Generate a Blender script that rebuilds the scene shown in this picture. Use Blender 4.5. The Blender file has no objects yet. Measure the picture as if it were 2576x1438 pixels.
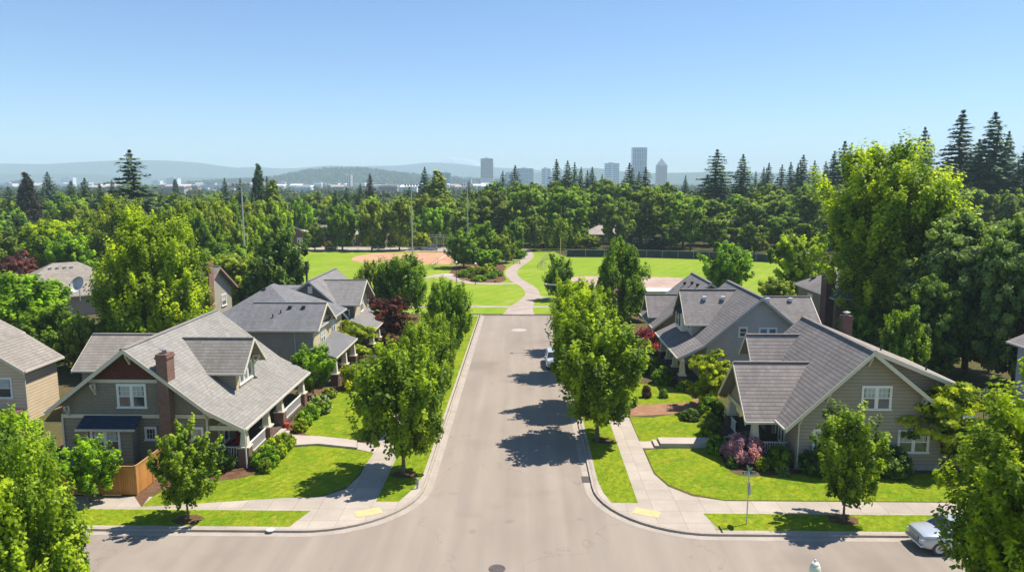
import bpy, bmesh, math, random
import numpy as np
from mathutils import Vector, Matrix
R_ = math.radians
scene = bpy.context.scene
# ------------------------------------------------------------------ camera
F, CX, CY, CH = 1850.0, 1288.0, 719.0, 19.0          # measured from the photograph (2576 px wide)
PITCH = math.atan(262 / F); YAW = math.atan(33 / F * math.cos(PITCH))
cam_d = bpy.data.cameras.new("camera"); cam = bpy.data.objects.new("camera", cam_d)
scene.collection.objects.link(cam); scene.camera = cam
cam.location = (0, 0, CH); cam.rotation_euler = (math.pi / 2 - PITCH, 0, YAW)
cam_d.sensor_width = 36; cam_d.lens = F / 2576 * 36; cam_d.clip_start = 0.5; cam_d.clip_end = 60000
# ------------------------------------------------------------------ sky, sun, exposure
SUN = Vector((0.50, 0.20, 1.0)).normalized()
world = bpy.data.worlds.new("World"); scene.world = world; world.use_nodes = True
wn = world.node_tree; bg = wn.nodes["Background"]
sky = wn.nodes.new("ShaderNodeTexSky"); sky.sky_type = 'NISHITA'; sky.sun_disc = False
sky.sun_elevation = math.asin(SUN.z); sky.sun_rotation = math.atan2(SUN.x, SUN.y)
sky.altitude = 0; sky.air_density = 0.95; sky.dust_density = 0.02; sky.ozone_density = 8.5
wn.links.new(sky.outputs[0], bg.inputs[0]); bg.inputs[1].default_value = 0.098
sun_d = bpy.data.lights.new("sun", 'SUN'); sun_d.energy = 5.0; sun_d.angle = R_(0.53); sun_d.color = (1, .925, .82)
sun = bpy.data.objects.new("sun", sun_d); scene.collection.objects.link(sun)
sun.rotation_euler = SUN.to_track_quat('Z', 'Y').to_euler(); sun.location = (60, 40, 120)
vs = scene.view_settings; vs.view_transform = 'Standard'; vs.look = 'None'; vs.gamma = 1; vs.exposure = 0.68
scene.cycles.max_bounces = 10; scene.cycles.diffuse_bounces = 7; scene.cycles.transmission_bounces = 8; scene.cycles.transparent_max_bounces = 8; scene.cycles.volume_bounces = 2
scene.cycles.use_denoising = True
try: scene.cycles.denoiser = 'OPENIMAGEDENOISE'
except Exception: pass
scene.cycles.sample_clamp_indirect = 8
HAZE = 0.00018
# ------------------------------------------------------------------ measuring: photograph -> world
_cp, _sp, _cy, _sy = math.cos(PITCH), math.sin(PITCH), math.cos(YAW), math.sin(YAW)
_fw = (-_sy * _cp, _cy * _cp, -_sp); _rt = (_cy, _sy, 0); _up = (-_sy * _sp, _cy * _sp, _cp)
def ray(u, v):
    a = (u - CX) / F; b = -(v - CY) / F
    return [_fw[i] + a * _rt[i] + b * _up[i] for i in range(3)]
def on_y(u, v, y):
    r = ray(u, v); t = y / r[1]; return r[0] * t, CH + r[2] * t, t
def on_z(u, v, z=0.0):
    r = ray(u, v); t = (z - CH) / r[2]; return r[0] * t, r[1] * t
# ------------------------------------------------------------------ materials
MATS = {}
def nt(name):
    m = bpy.data.materials.new(name); m.use_nodes = True; t = m.node_tree
    return m, t, t.nodes["Principled BSDF"]
def N(t, kind, **kw):
    n = t.nodes.new(kind)
    for k, v in kw.items():
        if k.startswith("i_"): n.inputs[k[2:].replace("_", " ")].default_value = v
        else: setattr(n, k, v)
    return n
def L(t, a, b): t.links.new(a, b)
def mixc(t, fac, a, b, mode='MIX'):
    n = t.nodes.new("ShaderNodeMix"); n.data_type = 'RGBA'; n.blend_type = mode
    for s, v in ((n.inputs[0], fac), (n.inputs[6], a), (n.inputs[7], b)):
        if hasattr(v, "links"): L(t, v, s)
        else: s.default_value = v if not isinstance(v, tuple) else (*v, 1) if len(v) == 3 else v
    return n.outputs[2]
def ramp(t, src, p0, p1, c0=(0, 0, 0), c1=(1, 1, 1)):
    n = t.nodes.new("ShaderNodeValToRGB"); e = n.color_ramp.elements
    e[0].position = p0; e[0].color = (*c0, 1); e[1].position = p1; e[1].color = (*c1, 1)
    L(t, src, n.inputs[0]); return n.outputs[0]
def noise(t, vec, scale, detail=3, rough=.55, dist=0):
    n = N(t, "ShaderNodeTexNoise"); n.inputs["Scale"].default_value = scale; n.inputs["Detail"].default_value = detail
    n.inputs["Roughness"].default_value = rough; n.inputs["Distortion"].default_value = dist
    if vec is not None: L(t, vec, n.inputs["Vector"])
    return n.outputs[0]
def coords(t, which="Object"): return N(t, "ShaderNodeTexCoord").outputs[which]
def scaled(t, vec, s):
    n = N(t, "ShaderNodeMapping"); n.inputs["Scale"].default_value = s; L(t, vec, n.inputs[0]); return n.outputs[0]
def bump(t, b, h, strength=.3, dist=.02):
    n = N(t, "ShaderNodeBump"); n.inputs["Strength"].default_value = strength; n.inputs["Distance"].default_value = dist
    L(t, h, n.inputs["Height"]); L(t, n.outputs[0], b.inputs["Normal"])
def paint(name, col, rough=.6, var=.12, metal=0.0, spec=.4, scale=3):
    if name in MATS: return MATS[name]
    m, t, b = nt(name); o = coords(t)
    n = noise(t, o, scale, 4)
    c = mixc(t, ramp(t, n, .3, .7), tuple(x * (1 - var) for x in col), tuple(min(1, x * (1 + var)) for x in col))
    L(t, c, b.inputs["Base Color"]); b.inputs["Roughness"].default_value = rough
    b.inputs["Metallic"].default_value = metal; b.inputs["Specular IOR Level"].default_value = spec
    MATS[name] = m; return m
def bricky(name, c1, c2, cm, w, h, mortar, off=.5, rough=.85, patch=.25, bstr=.4, bd=.015, uv=True, squash=None):
    if name in MATS: return MATS[name]
    m, t, b = nt(name); u = coords(t, "UV" if uv else "Object")
    br = N(t, "ShaderNodeTexBrick"); br.offset = off
    br.inputs["Scale"].default_value = 1; br.inputs["Brick Width"].default_value = w; br.inputs["Row Height"].default_value = h
    br.inputs["Mortar Size"].default_value = mortar; br.inputs["Mortar Smooth"].default_value = .3; br.inputs["Bias"].default_value = 0
    br.inputs["Color1"].default_value = (*c1, 1); br.inputs["Color2"].default_value = (*c2, 1); br.inputs["Mortar"].default_value = (*cm, 1)
    L(t, u, br.inputs["Vector"])
    big = noise(t, coords(t), .45, 4, .6); fine = noise(t, coords(t), 9, 3, .6)
    c = mixc(t, 1.0, br.outputs[0], ramp(t, big, .25, .75, (1 - patch,) * 3, (1 + patch * .5,) * 3), 'MULTIPLY')
    c = mixc(t, .6, c, ramp(t, fine, .3, .7, (.86,) * 3, (1.1,) * 3), 'MULTIPLY')
    L(t, c, b.inputs["Base Color"]); b.inputs["Roughness"].default_value = rough; b.inputs["Specular IOR Level"].default_value = .25
    inv = N(t, "ShaderNodeMath", operation='SUBTRACT'); inv.inputs[0].default_value = 1; L(t, br.outputs[1], inv.inputs[1])
    bump(t, b, inv.outputs[0], bstr, bd); MATS[name] = m; return m
def siding(name, col, board=.24):
    if name in MATS: return MATS[name]
    m, t, b = nt(name); u = coords(t, "UV")
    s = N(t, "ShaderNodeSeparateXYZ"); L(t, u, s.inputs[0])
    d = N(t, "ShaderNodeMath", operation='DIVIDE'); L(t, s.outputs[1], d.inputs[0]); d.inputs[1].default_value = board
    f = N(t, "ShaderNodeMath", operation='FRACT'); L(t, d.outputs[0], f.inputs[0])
    lap_shade = ramp(t, f.outputs[0], .08, .24, (.62,) * 3, (1,) * 3)  # shadow gap between lapped boards, painted as a darker line
    n = noise(t, coords(t), 1.2, 4)
    c = mixc(t, 1, (*col, 1), ramp(t, n, .3, .7, (.92,) * 3, (1.06,) * 3), 'MULTIPLY')
    c = mixc(t, 1, c, lap_shade, 'MULTIPLY')
    L(t, c, b.inputs["Base Color"]); b.inputs["Roughness"].default_value = .7; b.inputs["Specular IOR Level"].default_value = .3
    inv = N(t, "ShaderNodeMath", operation='SUBTRACT'); inv.inputs[0].default_value = 1; L(t, f.outputs[0], inv.inputs[1])
    bump(t, b, inv.outputs[0], .5, .02); MATS[name] = m; return m
def glass_mat(name="window glass", col=(.035, .05, .065)):
    if name in MATS: return MATS[name]
    m, t, b = nt(name); n = noise(t, coords(t), .9, 2)
    L(t, ramp(t, n, .35, .65, tuple(c * .7 for c in col), tuple(c * 1.6 for c in col)), b.inputs["Base Color"])
    b.inputs["Roughness"].default_value = .06; b.inputs["Specular IOR Level"].default_value = .9; MATS[name] = m; return m
def ground_mat(name, c1, c2, scale=.3, c3=None, fine=(8, .25), rough=.95, bstr=.3, stripes=0, tint=None):
    if name in MATS: return MATS[name]
    m, t, b = nt(name); o = coords(t)
    a = noise(t, o, scale, 6, .62, .4)
    c = mixc(t, ramp(t, a, .36, .64), c1, c2)
    if c3:
        a2 = noise(t, o, scale * 2.7, 5, .6, .6); c = mixc(t, ramp(t, a2, .55, .75), c, c3)
    f = noise(t, o, fine[0], 5, .7)
    c = mixc(t, 1, c, ramp(t, f, .25, .75, (1 - fine[1],) * 3, (1 + fine[1],) * 3), 'MULTIPLY')
    if stripes:
        w = N(t, "ShaderNodeTexWave"); w.inputs["Scale"].default_value = stripes; w.inputs["Distortion"].default_value = 4
        mp = N(t, "ShaderNodeMapping"); mp.inputs["Rotation"].default_value = (0, 0, R_(28)); L(t, o, mp.inputs[0]); L(t, mp.outputs[0], w.inputs["Vector"])
        c = mixc(t, 1, c, ramp(t, w.outputs[1], .2, .8, (.965,) * 3, (1.035,) * 3), 'MULTIPLY')
    L(t, c, b.inputs["Base Color"]); b.inputs["Roughness"].default_value = rough; b.inputs["Specular IOR Level"].default_value = .04
    bump(t, b, noise(t, o, fine[0] * 3, 4, .7), bstr, .03); MATS[name] = m; return m
def asphalt():
    m, t, b = nt("worn asphalt"); o = coords(t)
    a = noise(t, scaled(t, o, (1, .28, 1)), .22, 5, .6, .3)
    c = mixc(t, ramp(t, a, .3, .7), (.25, .21, .173), (.315, .268, .222))
    tr = noise(t, scaled(t, o, (1.1, .035, 1)), 1.0, 3, .5); c = mixc(t, 1, c, ramp(t, tr, .35, .65, (.93, .93, .94), (1.05, 1.05, 1.04)), 'MULTIPLY')
    oil = noise(t, o, .8, 2, .4); c = mixc(t, 1, c, ramp(t, oil, .70, .76, (1, 1, 1), (.84, .84, .85)), 'MULTIPLY')
    st = noise(t, o, .09, 4, .6); c = mixc(t, ramp(t, st, .56, .72), c, (.215, .18, .15))
    f = noise(t, o, 30, 3, .8); c = mixc(t, 1, c, ramp(t, f, .2, .8, (.86,) * 3, (1.12,) * 3), 'MULTIPLY')
    # sealed cracks
    v = N(t, "ShaderNodeTexVoronoi", feature='DISTANCE_TO_EDGE'); v.inputs["Scale"].default_value = .085
    wob = N(t, "ShaderNodeVectorMath", operation='ADD'); nn = N(t, "ShaderNodeTexNoise"); nn.inputs["Scale"].default_value = .5; nn.inputs["Detail"].default_value = 5
    L(t, o, nn.inputs[0]); sc = N(t, "ShaderNodeVectorMath", operation='SCALE'); sc.inputs[3].default_value = 4; L(t, nn.outputs[1], sc.inputs[0])
    L(t, o, wob.inputs[0]); L(t, sc.outputs[0], wob.inputs[1]); L(t, wob.outputs[0], v.inputs["Vector"])
    cr = ramp(t, v.outputs[0], .0007, .0020, (.80,) * 3, (1,) * 3); c = mixc(t, 1, c, cr, 'MULTIPLY')
    L(t, c, b.inputs["Base Color"]); b.inputs["Roughness"].default_value = .9; b.inputs["Specular IOR Level"].default_value = .25
    bump(t, b, f, .25, .01); return m
def coursed(name, c, row=.27, line=.5, w=.34, patch=.18):
    if name in MATS: return MATS[name]
    m = bricky(name, tuple(x * .90 for x in c), tuple(x * 1.10 for x in c), tuple(x * .74 for x in c), w, row, .010, patch=patch, bstr=.35, bd=.02, rough=.95); t = m.node_tree; b = t.nodes["Principled BSDF"]
    src = b.inputs["Base Color"].links[0].from_socket; s = N(t, "ShaderNodeSeparateXYZ"); L(t, coords(t, "UV"), s.inputs[0])
    d = N(t, "ShaderNodeMath", operation='DIVIDE'); L(t, s.outputs[1], d.inputs[0]); d.inputs[1].default_value = row
    f = N(t, "ShaderNodeMath", operation='FRACT'); L(t, d.outputs[0], f.inputs[0])
    ln = ramp(t, f.outputs[0], .10, .24, (line,) * 3, (1,) * 3)
    # streaks of moss and runoff down the slope
    st = noise(t, scaled(t, coords(t, "UV"), (2.2, .16, 1)), 1.0, 4, .6); sk = ramp(t, st, .38, .72, (1.04,) * 3, (.87, .88, .84))
    L(t, mixc(t, 1, mixc(t, 1, src, ln, 'MULTIPLY'), sk, 'MULTIPLY'), b.inputs["Base Color"]); return m
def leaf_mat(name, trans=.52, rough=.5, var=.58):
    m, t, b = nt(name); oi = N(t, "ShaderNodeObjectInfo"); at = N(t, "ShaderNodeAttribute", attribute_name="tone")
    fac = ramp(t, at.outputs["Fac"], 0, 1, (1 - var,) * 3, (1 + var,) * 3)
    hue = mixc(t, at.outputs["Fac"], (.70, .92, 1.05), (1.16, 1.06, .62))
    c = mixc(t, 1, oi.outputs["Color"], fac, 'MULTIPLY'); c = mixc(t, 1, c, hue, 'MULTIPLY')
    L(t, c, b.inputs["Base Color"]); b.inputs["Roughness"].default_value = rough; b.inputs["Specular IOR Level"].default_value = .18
    tr = N(t, "ShaderNodeBsdfTranslucent"); c2 = mixc(t, 1, c, (1.2, 1.2, .5), 'MULTIPLY'); L(t, c2, tr.inputs[0])
    mx = N(t, "ShaderNodeMixShader"); mx.inputs[0].default_value = trans
    L(t, b.outputs[0], mx.inputs[1]); L(t, tr.outputs[0], mx.inputs[2]); L(t, mx.outputs[0], t.nodes["Material Output"].inputs[0]); return m
# ------------------------------------------------------------------ mesh collector
class MB:
    def __init__(s): s.v = []; s.f = []
    def add(s, vs, fs):
        n = len(s.v); s.v += [tuple(p) for p in vs]; s.f += [tuple(i + n for i in f) for f in fs]; return s
    def box(s, x0, x1, y0, y1, z0, z1):
        return s.add([(x0, y0, z0), (x1, y0, z0), (x1, y1, z0), (x0, y1, z0), (x0, y0, z1), (x1, y0, z1), (x1, y1, z1), (x0, y1, z1)],
                     [(0, 3, 2, 1), (4, 5, 6, 7), (0, 1, 5, 4), (1, 2, 6, 5), (2, 3, 7, 6), (3, 0, 4, 7)])
    def frustum(s, cx, cy, z0, z1, a0, a1):   # square tapered column
        c = [(-1, -1), (1, -1), (1, 1), (-1, 1)]
        return s.add([(cx + a0 * i, cy + a0 * j, z0) for i, j in c] + [(cx + a1 * i, cy + a1 * j, z1) for i, j in c],
                     [(0, 3, 2, 1), (4, 5, 6, 7), (0, 1, 5, 4), (1, 2, 6, 5), (2, 3, 7, 6), (3, 0, 4, 7)])
    def beam(s, p, q, w, h, up=(0, 0, 1)):    # box along p->q, horizontal width w, height h, centred
        p, q = Vector(p), Vector(q); d = (q - p).normalized(); sd = d.cross(Vector(up))
        if sd.length < 1e-4: sd = Vector((1, 0, 0))
        sd.normalize(); u = sd.cross(d).normalized(); sd *= w / 2; u *= h / 2
        return s.add([p - sd - u, p + sd - u, p + sd + u, p - sd + u, q - sd - u, q + sd - u, q + sd + u, q - sd + u],
                     [(0, 3, 2, 1), (4, 5, 6, 7), (0, 1, 5, 4), (1, 2, 6, 5), (2, 3, 7, 6), (3, 0, 4, 7)][::1])
    def slab(s, pts, t, d=(0, 0, -1)):        # polygon extruded along d by t
        n = len(pts); d = Vector(d) * t; a = [Vector(p) for p in pts]
        nrm = Vector((0, 0, 0))
        for i in range(n): nrm += a[i].cross(a[(i + 1) % n])
        if nrm.dot(d) > 0: a = a[::-1]
        return s.add(a + [p + d for p in a], [tuple(range(n)), tuple(range(2 * n - 1, n - 1, -1))] + [((i + 1) % n, i, n + i, n + (i + 1) % n) for i in range(n)])
    def tube(s, pts, rads, n=8, cap=True):
        rings = []; P = [Vector(p) for p in pts]
        for i, p in enumerate(P):
            d = (P[min(i + 1, len(P) - 1)] - P[max(i - 1, 0)]).normalized()
            a = d.cross(Vector((0, 0, 1)) if abs(d.z) < .9 else Vector((1, 0, 0))).normalized(); b = d.cross(a)
            r = rads[i] if hasattr(rads, "__len__") else rads
            rings.append([p + a * (r * math.cos(2 * math.pi * k / n)) + b * (r * math.sin(2 * math.pi * k / n)) for k in range(n)])
        vs = [q for rg in rings for q in rg]; fs = []
        for i in range(len(P) - 1):
            for k in range(n): fs.append((i * n + k, (i + 1) * n + k, (i + 1) * n + (k + 1) % n, i * n + (k + 1) % n))
        if cap: fs += [tuple(range(n)), tuple((len(P) - 1) * n + k for k in range(n - 1, -1, -1))]
        return s.add(vs, fs)
    def lathe(s, c, prof, n=16):              # prof: (r, z) from bottom up
        vs = [(c[0] + r * math.cos(2 * math.pi * k / n), c[1] + r * math.sin(2 * math.pi * k / n), c[2] + z) for r, z in prof for k in range(n)]
        fs = [(i * n + k, i * n + (k + 1) % n, (i + 1) * n + (k + 1) % n, (i + 1) * n + k) for i in range(len(prof) - 1) for k in range(n)]
        fs += [tuple(range(n - 1, -1, -1)), tuple((len(prof) - 1) * n + k for k in range(n))]
        return s.add(vs, fs)
    def build(s, name, m, parent=None, off=(0, 0, 0), smooth=False, bevel=0):
        me = bpy.data.meshes.new(name); ox, oy, oz = off
        me.from_pydata([(x - ox, y - oy, z - oz) for x, y, z in s.v], [], s.f); me.update()
        uvl = me.uv_layers.new(name="UVMap"); Z = Vector((0, 0, 1))
        uv = np.zeros(len(me.loops) * 2, dtype=np.float32)
        for p in me.polygons:
            n = p.normal
            if abs(n.z) > .995: a, b = Vector((1, 0, 0)), Vector((0, 1, 0))
            else: a = Z.cross(n).normalized(); b = n.cross(a)
            for li in p.loop_indices:
                co = me.vertices[me.loops[li].vertex_index].co; q = co + Vector(off)
                uv[2 * li] = q.dot(a); uv[2 * li + 1] = q.dot(b)
        uvl.data.foreach_set("uv", uv)
        if smooth:
            for p in me.polygons: p.use_smooth = True
        me.materials.append(m); o = bpy.data.objects.new(name, me); scene.collection.objects.link(o)
        if parent is not None: o.parent = parent
        else: o.location = off
        if bevel:
            md = o.modifiers.new("bevel", 'BEVEL'); md.width = bevel; md.segments = 2; md.limit_method = 'ANGLE'
        return o
def tag(o, label=None, cat=None, group=None, kind=None):
    if label: o["label"] = label
    if cat: o["category"] = cat
    if group: o["group"] = group
    if kind: o["kind"] = kind
    return o
def root(name, loc, label, cat, group=None, rz=0):
    o = bpy.data.objects.new(name, None); scene.collection.objects.link(o); o.location = loc; o.rotation_euler = (0, 0, rz)
    o.empty_display_size = .3; return tag(o, label, cat, group)
def copy_tree(o, parent=None):
    c = o.copy(); scene.collection.objects.link(c); c.parent = parent
    for ch in o.children: copy_tree(ch, c)
    return c
def sheet(name, pts, z, m, label=None):       # flat polygon on the ground, part of the setting
    me = bpy.data.meshes.new(name); bm = bmesh.new()
    f = bm.faces.new([bm.verts.new((x, y, z)) for x, y in pts]); f.normal_update()
    if f.normal.z < 0: f.normal_flip()
    bmesh.ops.triangulate(bm, faces=[f]); bm.to_mesh(me); bm.free(); me.materials.append(m)
    o = bpy.data.objects.new(name, me); scene.collection.objects.link(o); return tag(o, label, kind="structure")
def raised(name, pts, z0, z1, m, label=None, kind="structure"):
    me = bpy.data.meshes.new(name); bm = bmesh.new()
    f = bm.faces.new([bm.verts.new((x, y, z1)) for x, y in pts]); f.normal_update()
    if f.normal.z < 0: f.normal_flip()
    vs = list(f.verts); lo = [bm.verts.new((v.co.x, v.co.y, z0)) for v in vs]
    for i in range(len(vs)): j = (i + 1) % len(vs); bm.faces.new((vs[j], vs[i], lo[i], lo[j]))
    bmesh.ops.triangulate(bm, faces=[f]); bm.to_mesh(me); bm.free(); me.materials.append(m)
    o = bpy.data.objects.new(name, me); scene.collection.objects.link(o); return tag(o, label, kind=kind)
def spline(pts, n=8, closed=False):           # Catmull-Rom through the points
    out = []; m = len(pts)
    for i in range(m if closed else m - 1):
        p = [pts[(i + k) % m] if closed else pts[min(max(i + k, 0), m - 1)] for k in (-1, 0, 1, 2)]
        for j in range(n):
            t = j / n
            out.append(tuple(.5 * (2 * p[1][a] + (p[2][a] - p[0][a]) * t + (2 * p[0][a] - 5 * p[1][a] + 4 * p[2][a] - p[3][a]) * t * t + (3 * p[1][a] - p[0][a] - 3 * p[2][a] + p[3][a]) * t ** 3) for a in range(len(pts[0]))))
    if not closed: out.append(tuple(pts[-1]))
    return out
def offset(line, d):                          # parallel line, d to the left
    out = []
    for i, p in enumerate(line):
        a = Vector(line[max(i - 1, 0)]); b = Vector(line[min(i + 1, len(line) - 1)]); t = (b - a).normalized()
        out.append((p[0] - t.y * d, p[1] + t.x * d))
    return out
def arc(cx, cy, r, a0, a1, n=10):
    return [(cx + r * math.cos(R_(a0 + (a1 - a0) * i / n)), cy + r * math.sin(R_(a0 + (a1 - a0) * i / n))) for i in range(n + 1)]
def sweep(mb, line, d0, d1, z0, z1):          # rectangular bar between two offsets of a line
    a, b = offset(line, d0), offset(line, d1)
    for i in range(len(line) - 1):
        vs = [(*a[i], z0), (*b[i], z0), (*b[i + 1], z0), (*a[i + 1], z0), (*a[i], z1), (*b[i], z1), (*b[i + 1], z1), (*a[i + 1], z1)]
        fs = [(4, 7, 6, 5), (0, 4, 5, 1) if i == 0 else None, (1, 5, 6, 2), (3, 7, 4, 0), (2, 6, 7, 3) if i == len(line) - 2 else None]
        mb.add(vs, [f for f in fs if f])
    return mb
# ------------------------------------------------------------------ SETTING
GZ = 0.12
def G(u, v, z=GZ): return on_z(u, v, z)
def GG(pts): return [G(u, v) for u, v in pts]
def r6(x, y): return (655.2 + .3385 * x, 355.7 + .3385 * y)
def r7(x, y): return (1310.5 + .35155 * x, 337 + .3516 * y)
M_asph = asphalt()
M_conc = bricky("sidewalk concrete", (.43, .375, .315), (.38, .33, .275), (.22, .19, .16), 1.5, 1.5, .012, off=0, rough=.9, patch=.18, bstr=.3, uv=False)
M_plain = ground_mat("path concrete", (.40, .34, .30), (.46, .40, .35), .5, None, (14, .12), bstr=.2)
M_kerb = ground_mat("kerb concrete", (.33, .29, .245), (.40, .35, .30), .8, None, (10, .2), bstr=.25)
M_lawn = ground_mat("mown lawn", (.125, .205, .010), (.205, .25, .014), .55, (.30, .26, .035), (3.4, .42), bstr=.55, stripes=.55)
M_park = ground_mat("park grass", (.17, .27, .02), (.23, .30, .03), .10, (.30, .30, .08), (3, .18), bstr=.35, stripes=.12)
M_mulch = ground_mat("bark mulch", (.105, .055, .032), (.17, .10, .06), 1.4, None, (16, .45), bstr=.9)
M_earth = ground_mat("yard earth", (.12, .085, .045), (.075, .085, .03), .25, (.06, .07, .025), (5, .35), bstr=.6)
M_dirt = ground_mat("infield dirt", (.40, .215, .13), (.50, .29, .19), .16, (.54, .36, .26), (1.5, .12), bstr=.15)
M_dirt2 = ground_mat("pink gravel", (.34, .25, .20), (.44, .33, .28), .2, (.46, .38, .32), (1.5, .12), bstr=.15)
M_far = ground_mat("far land", (.035, .055, .022), (.06, .075, .035), .006, (.11, .105, .085), (.12, .4), bstr=0)
# far land, road, raised yards
sheet("ground", [(-8500, -60), (8500, -60), (8500, 9200), (-8500, 9200)], -0.03, M_far)
sheet("road", [(-160, -20), (160, -20), (160, 43), (8, 43.5), (8, 106), (-10, 106), (-10, 43.5), (-160, 43)], 0.0, M_asph)
kerbL = [(-160, 37.9), (-12.33, 37.9)] + arc(-12.33, 43.9, 6, -90, 0, 12)[1:] + [(-6.33, 60), (-6.33, 80), (-6.33, 103.2)] + arc(-7.13, 103.2, .8, 0, 90, 3)[1:]
kerbR = [(4.4, 104.0), (4.4, 80), (4.4, 60), (4.4, 43.9)] + arc(10.4, 43.9, 6, 180, 270, 12)[1:] + [(160, 37.9)]
kerb_line = kerbL[:-4] + [(-6.33, 104.0)] + kerbR
raised("yard_ground", kerb_line + [(160, 130), (340, 420), (-340, 420), (-160, 130)], -.02, GZ, M_earth, "bare earth and bark ground of the gardens and park")
mb = MB(); sweep(mb, kerb_line, -.16, 0, -.02, GZ + .012)
tag(mb.build("kerb", M_kerb), kind="structure")
mb = MB()
sweep(mb, kerb_line, -.62, -.16, -.01, .006); tag(mb.build("gutter", M_kerb), kind="structure")
near = [(160, 27.2), (-160, 27.2)]
raised("yard_ground", [(160, 27.2), (-160, 27.2), (-160, -40), (160, -40)], -.02, GZ, M_earth, "bare earth of the near side gardens")
mb = MB(); sweep(mb, near, 0, .16, -.02, GZ + .012); tag(mb.build("kerb", M_kerb), kind="structure")
mb = MB(); sweep(mb, near, -.46, 0, -.01, .006); tag(mb.build("gutter", M_kerb), kind="structure")
sheet("grass_verge", [(160, 27.0), (-160, 27.0), (-160, 25.0), (160, 25.0)], GZ + .009, M_lawn)
sheet("sidewalk", [(160, 25.0), (-160, 25.0), (-160, 23.4), (160, 23.4)], GZ + .004, M_conc)
sheet("lawn", [(160, 23.3), (-160, 23.3), (-160, -39), (160, -39)], GZ + .009, M_lawn)
# sidewalks (concrete), then verges and lawns laid on top
inner = offset(kerb_line, 0.02)
walkL = [(-160, 41.95), (-160, 38.0)] + [p for p in inner if -159 < p[0] < -6 and p[1] < 45] + [(-6.5, 103.6), (-10.7, 103.6), (-10.7, 45.5), (-11.1, 43.3), (-12.2, 42.2), (-13.3, 41.95)]
sheet("sidewalk", walkL, GZ + .004, M_conc, "concrete sidewalk wrapping the left corner")
walkR = [(160, 38.0)] + [(160, 41.95), (12.0, 41.95), (10.2, 42.6), (9.0, 44.0), (8.45, 46.0), (8.4, 103.6), (4.55, 103.6)] + [p for p in inner if 4.4 < p[0] < 159 and p[1] < 45]
sheet("sidewalk", walkR, GZ + .004, M_conc, "concrete sidewalk wrapping the right corner")
z2 = GZ + .009
LAWNS = []
def lawn(name, pts, m=None, lab=None, z=z2): LAWNS.append(pts); return sheet(name, pts, z, m or M_lawn, lab)
lawn("grass_verge", [(-6.6, 103), (-6.6, 45.3), (-6.85, 43.6), (-7.5, 41.5), (-8.85, 41.5), (-8.85, 103)])
lawn("grass_verge", [(4.68, 103), (6.75, 103), (6.75, 41.6), (5.2, 41.6), (4.85, 43), (4.68, 45)])
lawn("grass_verge", [(-160, 38.2), (-13.0, 38.2), (-12.4, 40.2), (-160, 40.2)])
lawn("grass_verge", [(10.7, 38.2), (160, 38.2), (160, 40.25), (10.3, 40.25)])
lawn("lawn", spline(GG([(356, 1274), (400, 1240), (470, 1216), (560, 1208), (625, 1197), (668, 1175), (703, 1140), (740, 1123), (800, 1121), (898, 1131), (940, 1140)]), 4) + [(-10.78, 46), (-11.1, 43.6), (-12.2, 42.4), (-13.3, 42.0), (-14, 42.0)], lab="left corner lawn")
lawn("lawn", spline(GG([(880, 1108), (820, 1102), (772, 1093), (768, 1080), (790, 1052), (812, 1022), (835, 996), (870, 978), (905, 968), (945, 958)]), 4) + [(-10.8, 67), (-10.8, 54)], lab="second left lawn")
lawn("lawn", [(-10.8, 70), (-10.8, 100), (-14, 100), (-15.5, 92), (-14, 80), (-14.6, 74), (-15, 70.5)], lab="far left lawn")
lawn("lawn", [(8.55, 50.3), (8.55, 46.2), (9.1, 44.3), (10.3, 42.9), (12.0, 42.1), (60, 42.0)] + spline(GG([(2620, 1188), (2330, 1192), (2210, 1193), (2110, 1191), (2000, 1192), (1930, 1196), (1880, 1198), (1842, 1188), (1818, 1160), (1806, 1125), (1795, 1119)]), 4), lab="right corner lawn")
lawn("lawn", [(8.5, 57.8), (8.5, 52.2)] + spline(GG([(1700, 1112), (1773, 1102), (1778, 1088), (1772, 1058), (1745, 1036), (1690, 1042), (1640, 1050)]), 4), lab="second right lawn")
lawn("lawn", [(8.5, 67.5), (8.5, 61)] + spline(GG([(1650, 1016), (1738, 1010), (1741, 1000), (1700, 978), (1665, 965)]), 4), lab="third right lawn")
lawn("lawn", [(8.5, 71), (11.3, 71), (12.4, 78), (12.8, 90), (12.0, 103), (8.5, 103)], lab="far right lawn")
# park
sheet("park_grass", [(-62, 104.6), (72, 104.6), (72, 150), (68, 171), (58.2, 174), (45, 180), (30.5, 184.5), (10.6, 186), (8, 199), (-14, 199), (-62, 199)], GZ + .003, M_park)
M_dry = ground_mat("dry grass", (.28, .22, .09), (.20, .20, .06), .3, (.13, .15, .04), (4, .25), bstr=.4)
sheet("park_path_bed", GG([r6(1385, 1000), r6(1440, 930), r6(1560, 900), r6(1780, 900), r6(1830, 930), r6(1800, 975), r6(1830, 1030), r6(1770, 1052), r6(1560, 1046), r6(1450, 1020)]), GZ + .006, M_mulch)
sheet("dry_ground", GG([r6(1780, 935), r6(1900, 880), r6(1965, 835), r6(1955, 800), r6(1700, 800), r6(1400, 840), r6(1400, 935)]), GZ + .0055, M_dry)
path_c = [r6(1918, 1285), r6(1935, 1235), r6(1975, 1190), r6(2022, 1135), r6(1985, 1078), r6(1905, 1030), r6(1862, 978), r6(1895, 932), r6(1960, 890), r6(1995, 855), r6(1985, 822), r6(1960, 800)]
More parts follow.
